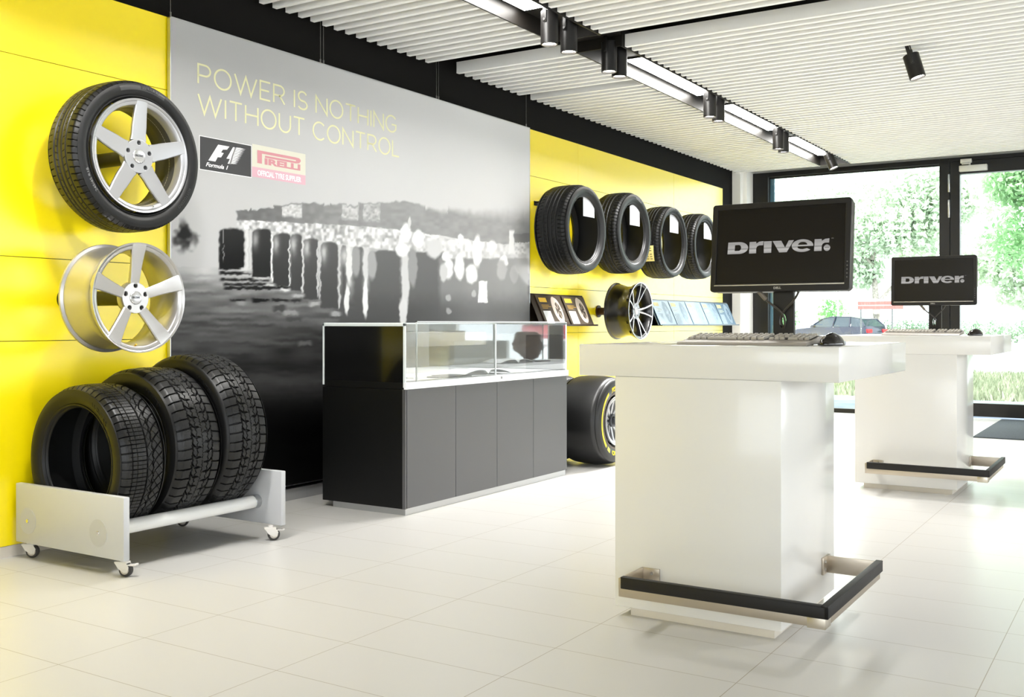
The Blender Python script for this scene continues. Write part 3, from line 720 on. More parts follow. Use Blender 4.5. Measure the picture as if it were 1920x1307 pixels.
rim_spokes(T, .262, 5, [(.073, .086, -.0235, .04), (.10, .078, -.0215, .04), (.14, .078, -.018, .044), (.19, .071, -.013, .04), (.235, .064, -.006, .036), (.254, .064, -.004, .036)], RIMSILVER, 0.02, thick=.034)
rim_hub(T, .077, -.022, RIMSILVER, [0, 72, 144, 216, 288], .062, .0125, .034, 'DEZENT')
MB().tube([(-.03, .06, -.242), (-.012, .062, -.236), (.0, .064, -.229)], .0045, 8).build('valve_stem', CHROME, T)
bracket(T, -.383, -.07)
# --- bare silver wheel rim below it
T = empty('wheel_rim', (-3.85, 3.005, 1.166)); tag(T, 'bare polished silver five spoke rim without tyre, mounted below the complete wheel on yellow wall', 'wheel rim')
rim_barrel(T, .246, .236, RIMCREAM)
rim_spokes(T, .246, 5, [(.062, .046, -.036, .03), (.10, .050, -.028, .03), (.14, .056, -.021, .03), (.19, .066, -.011, .034), (.222, .074, -.004, .036), (.238, .078, -.002, .036)], RIMCREAM, -.01, thick=.032)
rim_hub(T, .068, -.034, RIMCREAM, [0, 72, 144, 216, 288], .055, .0125, .031, 'DEZENT')
MB().tube([(-.03, -.02, -.22), (-.014, -.02, -.214), (-.004, -.02, -.208)], .004, 8).build('valve_stem', mat('brass', (200, 160, 60), .3, metal=1), T)
bracket(T, -.533, -.08)
# --- black ten spoke rim right of the mural
T = empty('wheel_rim', (-3.95, 8.4536, 1.164)); tag(T, 'black rim with thin silver edged double spokes, mounted between the two brochure shelves', 'wheel rim')
rim_barrel(T, .258, .243, RIMBLACK)
MB().lathe([(.0005, .2575), (.001, .256), (.0008, .2515), (-.003, .2495)], 128).build('machined_lip', MACHINED, T)
for k in range(5):
    for dlt in (-.22, .22):
        a = 2 * PI * k / 5 + dlt + .3
        V = []; F = []; mi = []
        st = [(.05, .02, -.05, dlt * -.055 / .22 * .0), (.085, .016, -.038, 0), (.14, .013, -.024, 0), (.2, .0125, -.012, 0), (.252, .015, -.002, 0)]
        for r, wv, xf, dy in st:
            for x, y in ((xf - .002, -wv / 2), (xf, -wv / 2 + .002), (xf, wv / 2 - .002), (xf - .002, wv / 2), (xf - .03, wv * .8), (xf - .03, -wv * .8)):
                aa = a - dlt * .45 * (1 - (r - .05) / .2)
                V.append((x, r * math.sin(aa) + y * math.cos(aa), r * math.cos(aa) - y * math.sin(aa)))
        for s in range(len(st) - 1):
            for q in range(6): F.append((s * 6 + q, s * 6 + (q + 1) % 6, (s + 1) * 6 + (q + 1) % 6, (s + 1) * 6 + q)); mi.append(1 if q in (0, 1, 2) else 0)
        b = MB(); b.add(V, F); b.m = mi; b.build('spoke', [RIMBLACK, MACHINED], T)
rim_hub(T, .072, -.045, mat('hub_gunmetal', (120, 120, 122), .25, metal=.8), [0, 72, 144, 216, 288], .054, .011, .033)
bracket(T, -.433, -.09, mat('bracket_brown', (58, 30, 12), .5))

# --- four tyres hanging on the right hand yellow panelling, each with a price card
G4 = 'tyres hanging on the yellow panelling'
def card(y0, y1, z0, z1, label):
    r_ = (y1 - y0) / 2; pts = [(-r_, 0), (r_, 0), (r_, z1 - z0 - .022)] + [(r_ * math.cos(R(a)), z1 - z0 - .022 + .022 * math.sin(R(a))) for a in range(15, 180, 15)] + [(-r_, z1 - z0 - .022)]
    M = Matrix(((0, 0, 1, 0), (1, 0, 0, 0), (0, 1, 0, 0), (0, 0, 0, 1)))
    o = MB().prism(pts, .003, 0, M).build('price_card', GREYCARD, None, smooth=False); o.location = (-3.934, (y0 + y1) / 2, z0)
    tag(o, label, 'card', 'blank cards in the hanging tyres')
for i, (y, z, Ro, Rb, W, pat, lab, tx) in enumerate([
        (7.331, 1.812, .361, .257, .30, pat_summer, 'largest and nearest of the four tyres hanging right of the grey mural', 'PIRELLI'),
        (8.229, 1.850, .357, .245, .28, pat_touring, 'second hanging tyre from the mural, with ribbed tread and broad sidewall', 'PIRELLI'),
        (9.09, 1.824, .344, .262, .26, pat_summer, 'third hanging tyre from the mural, low profile with yellow sticker on its tread', 'P ZERO'),
        (9.91, 1.838, .335, .2455, .25, pat_touring, 'farthest hanging tyre, half hidden behind the large monitor', 'PIRELLI')]):
    T = empty('hanging_tyre', (-3.9, y, z)); tag(T, 'black ' + lab, 'tyre', G4)
    pr = make_tyre(T, Ro, W, Rb, pat, pitches=70, na=560, ns=48, tread_m=RUBBER)
    side_text(T, pr, tx, .030, Rb + (.55 if i == 1 else .5) * (Ro - Rb) - .012, 8 if i != 1 else 14, RUBBERMARK if i != 1 else mat('tyre_letter_light', (120, 120, 118), .4), 'raised_lettering', wide=1.25, ext=.001)
    side_text(T, pr, 'CINTURATO' if i == 1 else 'P ZERO NERO', .022, Rb + .45 * (Ro - Rb), 140, RUBBERMARK, 'side_lettering', wide=1.3)
    ring_patch(T, pr, Rb + .2 * (Ro - Rb), Rb + .3 * (Ro - Rb), 165, 205, mat('sidewall_sheen', (88, 88, 90), .25), 'sidewall_panel')  # lighter grey patch paints a sheen on the sidewall
    for c in T.children: c.location.x = -W / 2
    b = MB(); b.box(-.483, -.475, -.03, .03, Rb - .04, Rb - .002, .002); b.box(-.478, -W + .012, -.02, .02, Rb - .018, Rb - .006, .003); b.box(-.45, -.05, -.03, .03, Rb - .022, Rb - .012, .003)
    b.build('wall_hook', BLACKMETAL, T)
    if i == 2:
        rr = Ro + .0012; V = []; F = []
        for q in range(9):
            th = R(-124 + q * 3.2)
            for x in (-.205, -.075): V.append((x + .012 * q / 8, rr * math.sin(th), rr * math.cos(th)))
        F = [(2 * q, 2 * q + 1, 2 * q + 3, 2 * q + 2) for q in range(8)]
        st = MB().add(V, F).build('tyre_label', mat('label_cream', (236, 222, 150), .5), T)
        b = MB()
        for q in (1.2, 2.4, 3.6, 5.4, 6.6):
            for x in (-.185, -.145, -.11):
                th = R(-124 + q * 3.2); th2 = R(-124 + (q + .35) * 3.2); r2 = rr + .0006
                b.quad((x, r2 * math.sin(th), r2 * math.cos(th)), (x + .022, r2 * math.sin(th), r2 * math.cos(th)), (x + .022, r2 * math.sin(th2), r2 * math.cos(th2)), (x, r2 * math.sin(th2), r2 * math.cos(th2)))
        b.build('label_print', mat('label_ink', (60, 52, 30), .6), st, smooth=False)
card(7.322, 7.515, 1.918, 2.10, 'blank light grey card hanging in the opening of the largest hanging tyre')
card(8.186, 8.383, 1.918, 2.098, 'blank light grey card hanging in the second hanging tyre')
card(9.054, 9.256, 1.918, 2.098, 'blank light grey card hanging in the third, low profile tyre')
card(9.915, 10.125, 1.917, 2.09, 'blank light grey card hanging in the farthest tyre beside the large monitor')

# --- two racing slicks on the floor
YRING = mat('slick_yellow', (244, 222, 20), .45)
for (x, y, lab) in ((-3.4, 6.87, 'wide racing slick with yellow sidewall ring standing on the floor right of black cabinet'), (-3.80, 6.90, 'second wide racing slick behind the first one, close to the yellow wall')):
    T = empty('racing_tyre', (x, y, .331)); tag(T, lab, 'tyre', 'racing slicks beside the cabinet')
    Ro, Rb, W = .33, .178, .375
    pr = make_tyre(T, Ro, W, Rb, pat_slick, na=200, ns=40, tread_m=SLICK, side_m=SLICK, crown=.012)
    for a0, a1 in ((-134, -34), (-25, 25), (46, 146), (158, 202)):
        if a1 - a0 > 60: ring_patch(T, pr, .236, .262, a0, a1, YRING, 'yellow_ring', .0012)
    side_text(T, pr, 'PIRELLI', .05, .226, 0, YRING, 'yellow_lettering', wide=1.1, offset=.002)
    side_text(T, pr, 'P ZERO', .045, .226, 180, YRING, 'yellow_lettering', wide=1.1, offset=.002)
    ring_patch(T, pr, .228, .262, -150, -139, mat('slick_label', (214, 208, 90), .45), 'label_block', .0016)
    ring_patch(T, pr, .192, .212, 0, 360, mat('slick_rim_band', (120, 108, 100), .5), 'inner_band', .0008, 90)
    for c in T.children: c.location.x = -W / 2
    rim_barrel(T, .182, .34, mat('racing_rim', (205, 206, 208), .3, metal=.6))
    for k in range(10):
        a = 2 * PI * k / 10; b = MB()
        P0 = (-.06, .04 * math.sin(a), .04 * math.cos(a)); P1 = (-.03, .172 * math.sin(a), .172 * math.cos(a))
        b.cyl(P0, P1, .010, .007, n=10); b.build('spoke', mat('racing_rim', (205, 206, 208)), T)
    MB().cyl((-.1, 0, 0), (-.03, 0, 0), .048, n=32, bev=.004).cyl((-.03, 0, 0), (-.01, 0, 0), .03, n=6).build('hub', mat('racing_hub', (90, 92, 96), .35, metal=.6), T)
    MB().lathe([(-.2, 1e-4), (-.2, .145)], 48).build('brake_cover', mat('racing_cover', (150, 152, 156), .5, metal=.3), T)

# --- tyre rack on castors with three winter tyres
T = empty('tyre_rack', (-4.0, 3.19, 0)); tag(T, 'low silver grey tyre rack on four castors holding three winter tyres', 'tyre rack')
for y0 in (-.465, .43):
    sp = MB().box(-.35, .402, y0, y0 + .03, .072, .335, .004).build('side_panel', GREYPLATE, T)
    yo = y0 - .0006 if y0 < 0 else y0 + .0306
    for x in (-.258, .237):
        d = MB(); d.cyl((x, yo - .0008, .173), (x, yo + .0008, .173), .058, n=40); d.build('round_inlay', mat('inlay_grey', (188, 189, 192), .42), sp)
        d = MB(); d.cyl((x, yo - .004, .173), (x, yo + .002, .173), .009, n=16, bev=.001); d.build('screw', CHROME, sp)
for x in (-.25, .24):
    MB().cyl((x, -.436, .178), (x, .431, .178), .031, n=32).build('cross_tube', mat('tube_white', (232, 232, 230), .35, coat=.3), T)
    MB().cyl((x, .395, .178), (x, .43, .178), .034, n=32, bev=.002).build('tube_collar', ALU, T)
WHT = mat('castor_white', (224, 220, 214), .4)
for x, y, yaw, brake in ((.35, -.43, .35, 1), (-.3, -.43, .5, 0), (.35, .41, .9, 1), (-.3, .41, .6, 0)):
    cs = empty('caster', (x, y, 0), (0, 0, yaw)); cs.parent = T
    MB().cyl((.015, -.011, .029), (.015, .011, .029), .029, n=28, bev=.003).build('caster_wheel', mat('castor_tread', (58, 55, 52), .5), cs)
    MB().cyl((.015, -.0125, .029), (.015, .0125, .029), .019, n=24).build('wheel_disc', mat('castor_disc', (196, 188, 176), .5), cs)
    f = MB()
    pl_ = [(-.028, .058), (.024, .058), (.036, .040), (.030, .020), (.014, .018), (-.012, .034)]
    for yv in (-.017, .014): f.prism(pl_, .003, 0, Matrix(((1, 0, 0, 0), (0, 0, -1, yv + .003), (0, 1, 0, 0), (0, 0, 0, 1))))
    f.box(-.03, .026, -.017, .017, .055, .063, .002); f.cyl((0, 0, .06), (0, 0, .073), .012, n=16); f.cyl((.015, -.019, .029), (.015, .019, .029), .005, n=10)
    f.build('fork', WHT, cs)
    if brake: MB().box(.022, .062, -.013, .013, .046, .052, .002).box(.055, .066, -.013, .013, .048, .056, .002).build('brake_pedal', WHT, cs)
GR = 'winter tyres on the rack'
for y, Ro, Rb, W, pat, lab, np_ in ((2.895, .335, .232, .245, pat_asym, 'nearest winter tyre on the rack, asymmetric tread with curved sipes', 58), (3.178, .362, .245, .278, pat_winter, 'middle winter tyre on the rack, arrow tread with thin centre line', 50), (3.448, .387, .26, .262, pat_winter, 'tallest and farthest winter tyre on the rack, closest to the black cabinet', 56)):
    z = .178 + math.sqrt((Ro + .031 - .001) ** 2 - .245 ** 2)
    T = empty('winter_tyre', (-4.005, y, z), (0, 0, -PI / 2)); tag(T, 'black ' + lab, 'tyre', GR)
    pr = make_tyre(T, Ro, W, Rb, pat, pitches=np_, na=1500, ns=84, depth=.011, crown=.007)
    side_text(T, pr, 'WINTER', .026, Rb + .45 * (Ro - Rb), 40, RUBBERSIDE, 'raised_lettering', wide=1.3, ext=.001)

# ================================================================ BLACK CABINET WITH GLASS SHOWCASE
CX, CY0, CY1 = -3.483, 4.44, 6.25
T = empty('display_cabinet', (-3.784, 5.345, 0)); tag(T, 'long black four door cabinet with glass showcase on top, in front of mural', 'display cabinet')
ox, oy = 3.784, 5.345
def cb(m, x0, x1, y0, y1, z0, z1, r=0., mi=0): return m.box(x0 + ox, x1 + ox, y0 - oy, y1 - oy, z0, z1, r, mi)
cb(MB(), -4.016, -3.492, 4.452, 6.24, 0, .036).build('plinth', ALU, T, smooth=False)
m = MB(); cb(m, -4.085, -3.503, 4.44, 4.458, .036, .688, .001); cb(m, -4.085, -3.49, 4.441, 4.458, .6905, .728); cb(m, -4.085, -3.503, 6.232, 6.25, .036, .69, .001); cb(m, -4.085, -4.067, 4.458, 6.232, .036, .69); cb(m, -4.067, -3.51, 4.458, 6.232, .036, .05); cb(m, -4.067, -3.51, 4.458, 6.232, .672, .69)
m.build('carcass', CABINET, T, smooth=False)
m = MB(); cb(m, -3.503, -3.483, 4.44, 4.451, .036, .69); m.build('corner_strip', CABDOOR, T, smooth=False)
ed = [4.455, 4.917, 5.359, 5.797, 6.248]
for a, b in zip(ed, ed[1:]): cb(MB(), -3.502, -3.483, a + .0018, b - .0018, .038, .688, .001).build('door', CABDOOR, T, smooth=False)
m = MB(); cb(m, -4.085, -3.49, 4.459, 6.25, .69, .728); cb(m, -3.49, -3.474, 4.436, 6.256, .69, .728, .0015); m.build('display_shelf', TRIMWHITE, T, smooth=False)
m = MB(); cb(m, -4.07, -3.52, 4.50, 6.2, .728, .731); m.build('shelf_lining', mat('lining_white', (236, 236, 238), .5), T, smooth=False)
m = MB(); cb(m, -4.072, -3.497, 4.441, 4.446, .728, 1.035); m.build('end_panel', mat('back_painted_black', (16, 16, 16), .12, coat=.3), T, smooth=False)
m = MB(); cb(m, -4.084, -4.072, 4.438, 4.448, .70, 1.052, .001); cb(m, -3.497, -3.483, 4.438, 4.448, .70, 1.052, .001); cb(m, -4.084, -3.483, 4.438, 4.448, 1.037, 1.052, .001)
m.build('end_frame', GLASSEDGE, T, smooth=False)
m = MB(); cb(m, -4.084, -4.078, 4.45, 6.245, .73, 1.05); m.build('mirror_back', mat('mirror_silver', (205, 206, 206), .02, metal=1.), T, smooth=False)
p1 = cb(MB(), -3.489, -3.484, 4.45, 5.35, .728, 1.05).build('sliding_pane', CASEGLASS, T, smooth=False)
cb(MB(), -3.490, -3.483, 5.342, 5.35, .728, 1.05).build('polished_edge', GLASSEDGE, p1, smooth=False)
p2 = cb(MB(), -3.5, -3.495, 4.56, 6.245, .728, 1.062).build('sliding_pane', CASEGLASS, T, smooth=False)
m = MB(); cb(m, -3.5005, -3.4945, 4.555, 4.563, .728, 1.064); cb(m, -3.5005, -3.4945, 4.555, 6.245, 1.058, 1.064); m.build('polished_edge', GLASSEDGE, p2, smooth=False)
p3 = cb(MB(), -4.075, -3.49, 6.238, 6.245, .728, 1.05).build('end_mirror', MATS['mirror_silver'], T, smooth=False)
m = MB(); cb(m, -3.49, -3.484, 6.238, 6.247, .728, 1.06); cb(m, -4.078, -3.484, 6.238, 6.247, 1.046, 1.053); m.build('polished_edge', GLASSEDGE, p3, smooth=False)
p4 = cb(MB(), -4.078, -3.501, 4.45, 6.245, 1.05, 1.055).build('top_pane', CASEGLASS, T, smooth=False)
m = MB(); cb(m, -4.084, -4.074, 4.45, 6.245, 1.048, 1.056); m.build('polished_edge', GLASSEDGE, p4, smooth=False)
m = MB(); m.cyl((-3.478 + ox, 5.39 - oy, .715), (-3.468 + ox, 5.39 - oy, .715), .009, n=20, bev=.001); m.build('lock', CHROME, T)
# things in the showcase
def sheet(name, loc, rz, sx, sy, bend, m_, label, cat):
    V = []; F = []; n = 16
    for i in range(n + 1):
        u = i / n * 2 - 1; z = .004 + bend * (abs(u) ** .5) * (1 - abs(u)) * 2.2
        for dz in (0, .003):
            for yv in (-sy / 2, sy / 2): V.append((u * sx / 2, yv, z + dz))
    for i in range(n):
        a = i * 4; b = a + 4
        F += [(a, b, b + 1, a + 1), (a + 2, a + 3, b + 3, b + 2), (a, a + 2, b + 2, b), (a + 1, b + 1, b + 3, a + 3)]
    F += [(0, 1, 3, 2), (n * 4, n * 4 + 2, n * 4 + 3, n * 4 + 1)]
    o = MB().add(V, F).build(name, m_); o.location = loc; o.rotation_euler.z = rz
    tag(o, label, cat); return o
sheet('open_booklet', (-3.68, 5.42, .7315), R(78), .40, .22, .03, PAPER, 'open white booklet with curved pages lying on the showcase floor', 'booklet')
o = MB().box(-.11, .11, -.15, .15, 0, .006, .001).build('brochure', mat('brochure_grey', (74, 74, 76), .4)); o.location = (-3.66, 5.02, .7312); o.rotation_euler.z = R(-6); tag(o, 'flat dark grey brochure lying in the showcase left of the open booklet', 'brochure')
o = MB().box(-.15, .15, -.11, .11, 0, .012, .002).build('catalogue', PAPER); o.location = (-3.80, 4.80, .7312); o.rotation_euler.z = R(8); tag(o, 'white closed catalogue lying near the black end of the showcase', 'catalogue')
bm = bmesh.new(); bmesh.ops.create_icosphere(bm, subdivisions=4, radius=1)
for v in bm.verts:
    c = v.co; k = 1 + .10 * math.sin(c.x * 7 + c.z * 4) * math.cos(c.y * 6) + .05 * math.sin(c.z * 13 + c.y * 9)
    taper = .42 + .58 * max(0, min(1, (c.z + .95) / .9))
    v.co = (c.x * .11 * taper * k, c.y * .165 * taper * k + .03 * c.z, max(-1, min(.82, c.z * k)) * .122)
o = MB().from_bm(bm).build('figure_stand_in', mat('dark_brown_figure', (128, 84, 44), .5, bump=(40, .3)), None); o.location = (-.2, -.62, .72); o.scale = (2.0, 1.5, 2.1)  # added shape standing in for the operator mirrored in the showcase
tag(o, 'brown shape standing in for the camera operator, seen only mirrored in the showcase', 'stand-in')
T = empty('pedestal', (-.2, -.62, 0)); tag(T, 'slim dark round pedestal added under the brown stand-in shape, mirrored in the showcase', 'pedestal')  # added only to carry the stand-in shape
MB().cyl((0, 0, .02), (0, 0, .45), .03, n=20).build('post', FRAME, T); MB().cyl((0, 0, 0), (0, 0, .02), .18, n=40, bev=.004).build('foot', FRAME, T); MB().cyl((0, 0, .45), (0, 0, .463), .12, n=32, bev=.003).build('plate', FRAME, T)

# grey cupboard that only shows in the showcase mirror
T = empty('storage_cupboard', (-.22, 11.95, 0)); tag(T, 'plain grey storage cupboard right of the glass door, seen mirrored in the showcase', 'cupboard')
MB().box(-.34, .34, -.3, .33, .06, .9, .003).build('body', mat('cupboard_grey', (150, 149, 148), .4), T, smooth=False)
for x in (-.168, .168): MB().box(x - .165, x + .165, -.318, -.3, .07, .89, .002).build('door', mat('cupboard_grey'), T, smooth=False)
MB().box(-.33, .33, -.28, .32, 0, .06).build('plinth', FRAME, T, smooth=False)

# ================================================================ WHITE SERVICE DESKS
def make_desk():
    T = empty('service_desk', (-1.36, 3.34, 0)); X = 1.36; Y = -3.34
    MB().box(-1.664 + X, -1.055 + X, 0, .65, .034, .8605, .003).build('pedestal', SOLID, T)
    MB().box(-1.81 + X, -.867 + X, -.001, 1.015, .8605, .975, .003).build('top_slab', SOLID, T)
    MB().box(-1.615 + X, -1.087 + X, .03, .62, 0, .034).build('plinth', mat('plinth_cream', (226, 218, 204), .25), T, smooth=False)
    rl = MB(); th = .008; z0, z1 = .124, .187; xl, xr, yf, yb = -1.556 + X, -.860 + X, 3.15 + Y, 3.875 + Y
    rl.box(xl, xr, yf, yf + th, z0, z1, .001); rl.box(xl, xl + th, yf, -.001, z0, z1, .001); rl.box(xl, -1.487 + X, -.008, -.0, z0, z1, .001)
    rl.box(xr - th, xr, yf, yb, z0, z1, .001); rl.box(-1.056 + X, xr, yb - th, yb, z0, z1, .001); rl.box(-1.056 + X, -1.047 + X, yb - .06, yb + .03, z0, z1, .001)
    r = rl.build('foot_rail', STEEL, T)
    p = MB(); p.box(xl + .012, xr + .012, yf - .011, yf + .001, z0 + .030, z1 + .006, .003); p.box(xr - .002, xr + .012, yf - .011, yb - .01, z0 + .030, z1 + .006, .003)
    p.box(xl + .012, xr, yf - .011, yf + .012, z1 + .0005, z1 + .007, .002); p.box(xr - .012, xr + .012, yf - .011, yb - .01, z1 + .0005, z1 + .007, .002)
    p.build('rubber_pad', RUBBERPAD, r)
    p = MB(); p.box(xr - .055, xr + .0015, yf - .002, yf, z0 - .004, z0 + .028, .001); p.box(xr, xr + .0015, yf - .002, yf + .06, z0 - .004, z0 + .028, .001); p.build('corner_cap', mat('corner_cap_steel', (206, 198, 184), .3, metal=.9), r)
    for zz in (.143, .17):
        MB().cyl((-1.515 + X, -.0075, zz), (-1.515 + X, -.0125, zz), .006, n=12).build('bolt', CHROME, r)
        MB().cyl((-1.0475 + X, yb - .04, zz), (-1.043 + X, yb - .04, zz), .006, n=12).build('bolt', CHROME, r)
    return T
d1 = make_desk(); tag(d1, 'near white service desk with footrail, in front of the black cabinet', 'desk', 'white service desks')
d2 = copy_tree(d1); d2.location = (-1.352, 6.755, 0); tag(d2, 'far white service desk with footrail, close to the glass door', 'desk')

# wordmark on the screens
def wordmark():
    gl = []
    gl.append([[(0, 0), (.04, 1), (1.0, 1)] + arc(1.0, .5, .78, .5, 85, -85, 14) + [(1.0, 0)], [(.62, .26), (.64, .76), (.98, .76)] + arc(.98, .51, .2, .25, 80, -80, 8) + [(.98, .26)]])
    rr = lambda x: [(x, 0), (x + .6, 0), (x + .6, .42), (x + .68, .58), (x + .84, .66), (x + 1.18, .66), (x + 1.2, 1.0), (x + .86, .97), (x + .6, .82), (x + .58, .97), (x + .02, .97)]
    gl.append([rr(1.88)]); gl.append([[(3.14, 0), (3.76, 0), (3.78, .97), (3.12, .97)]])
    gl.append([[(3.86, .97), (4.58, .97), (4.92, .38), (5.2, .97), (5.62, .97), (5.06, 0), (4.44, 0)]])
    e = arc(6.34, .49, .88, .52, -2, 318, 40) + [(6.72, .27), (6.4, .20)] + arc(6.36, .38, .42, .18, 250, 180, 6) + [(5.96, .44), (7.22, .44)]
    gl.append([e, [(5.98, .56), (6.74, .56)] + arc(6.36, .60, .36, .20, 10, 170, 10)]); gl.append([rr(7.3)])
    gl.append([circ(8.32, .24, .26, 24), [(8.12, .26), (8.12, .30), (8.52, .30), (8.52, .26)]])
    return gl
LOGO = mat('screen_logo', (20, 20, 20), .4)
_nt = LOGO.node_tree; _b = _nt.nodes['Principled BSDF']; _tc = _nt.nodes.new('ShaderNodeTexCoord'); _sp = _nt.nodes.new('ShaderNodeSeparateXYZ'); _rp = _nt.nodes.new('ShaderNodeValToRGB')
_nt.links.new(_tc.outputs['Generated'], _sp.inputs[0]); _nt.links.new(_sp.outputs[2], _rp.inputs[0])
_rp.color_ramp.elements[0].color = rgb(150, 148, 146); _rp.color_ramp.elements[1].color = rgb(168, 166, 164)
for ps, cl in ((.30, (186, 184, 181)), (.42, (126, 124, 122)), (.5, (172, 170, 167)), (.85, (150, 148, 146))):
    e_ = _rp.color_ramp.elements.new(ps); e_.color = rgb(*cl)
_nt.links.new(_rp.outputs[0], _b.inputs['Emission Color']); _b.inputs['Emission Strength'].default_value = .58
def make_monitor(hh, tilt):
    """origin at the foot of the stand, screen faces -Y"""
    W2 = .2585; T = empty('monitor', (0, 0, 0))
    hd = empty('screen_head', (0, -.06, .195), (-tilt, 0, 0)); hd.parent = T
    def rr(x0, x1, z0, z1, r, n=6): return arc(x1 - r, z1 - r, r, r, 0, 90, n) + arc(x0 + r, z1 - r, r, r, 90, 180, n) + arc(x0 + r, z0 + r, r, r, 180, 270, n) + arc(x1 - r, z0 + r, r, r, 270, 360, n)
    Mx = Matrix(((1, 0, 0, 0), (0, 0, -1, 0), (0, 1, 0, 0), (0, 0, 0, 1)))
    V, F = fill_geo([rr(-W2, W2, 0, hh, .010), rr(-W2 + .017, W2 - .017, .027, hh - .018, .002)], .022, .0015)
    MB().add(V, F, 0, Mx).build('bezel', PLASTICBLACK, hd)
    V, F = fill_geo([rr(-W2 + .004, W2 - .004, .004, hh - .004, .012)], .026, .004)
    MB().add([(x, y, z - .028) for x, y, z in V], F, 0, Mx).build('back_shell', PLASTICBLACK, hd)
    sc = MB().box(-W2 + .016, W2 - .016, -.006, .004, .026, hh - .017).build('screen', SCREEN, hd, smooth=False)
    V = []; F = []
    for loops in wordmark():
        v, f = fill_geo(loops, .0006); o = len(V); V += v; F += [tuple(i + o for i in q) for q in f]
    k = .385 / 8.58
    MB().add([(-.198 + x * k, -.0066 - z, .143 + y * k) for x, y, z in V], F).build('wordmark', LOGO, sc, smooth=False)
    v, f = text_geo('TM', .012); MB().add([(.19 + p[0] * .5, -.0067, .186 + p[1] * .4) for p in v], f).build('trade_sign', LOGO, sc, smooth=False)
    MB().box(-W2 + .014, W2 - .017, -.0135, -.011, .0205, .0245).build('silver_strip', mat('strip_silver', (226, 220, 210), .25, metal=.7), hd, smooth=False)
    v, f = text_geo('DELL', .011, extrude=.0002, offset=.0004, align='CENTER'); MB().add([(p[0] * 1.15, -.0128 - p[2], .0068 + p[1]) for p in v], f).build('maker_lettering', mat('maker_grey', (190, 186, 180), .35, metal=.5), hd, smooth=False)
    for q in range(5): MB().cyl((W2 - .0085, -.0115, .045 + q * .014), (W2 - .0085, -.0135, .045 + q * .014), .0022, n=10).build('button', mat('button_grey', (120, 116, 110), .4), hd)
    V, F = fill_geo([rr(-.038, .038, .008, .34, .006), circ(-.003, .085, .014, 28, .03)], .014, .0015)
    MB().add([(x, y + .012, z) for x, y, z in [tuple(Mx @ Vector(v)) for v in V]], F).build('stand_neck', PLASTICBLACK, T)
    MB().box(-.05, .05, -.03, .006, .25, .35, .004).build('vesa_mount', PLASTICBLACK, T)
    MB().box(-.125, .125, -.1, .10, 0, .012, .005).build('stand_base', PLASTICBLACK, T)
    def cable(pts, r=.0042, nm='cable'): MB().tube(pts, r, 8).build(nm, mat('cable_grey', (70, 66, 60), .4), T)
    def bz(a, b, c, d, n=14): return [tuple((1 - t) ** 3 * a[i] + 3 * (1 - t) ** 2 * t * b[i] + 3 * (1 - t) * t * t * c[i] + t ** 3 * d[i] for i in range(3)) for t in [q / n for q in range(n + 1)]]
    MB().cyl((-.082, -.042, .198), (-.056, -.03, .165), .008, n=14, bev=.001).build('plug', mat('plug_grey', (120, 110, 96), .45), T)
    cable(bz((-.056, -.03, .165), (-.03, -.02, .135), (.012, -.012, .125), (.008, -.005, .075)) + bz((.008, -.005, .075), (.004, 0, .05), (-.012, .01, .055), (-.008, .02, .07))[1:])
    cable(bz((.072, -.04, .2), (.055, -.03, .15), (.005, -.014, .135), (-.004, -.006, .1)) + bz((-.004, -.006, .1), (-.012, 0, .07), (.004, .01, .05), (.006, .024, .07))[1:])
    return T
mo = make_monitor(.332, R(6)); mo.location = (-1.19, 3.79, .975); tag(mo, 'near large black monitor showing a grey wordmark on the near white desk', 'monitor', 'monitors on the service desks')
mo2 = make_monitor(.317, R(2)); mo2.location = (-1.245, 7.165, .975); tag(mo2, 'far black monitor in front of the window frame, on the far white desk', 'monitor', 'monitors on the service desks')
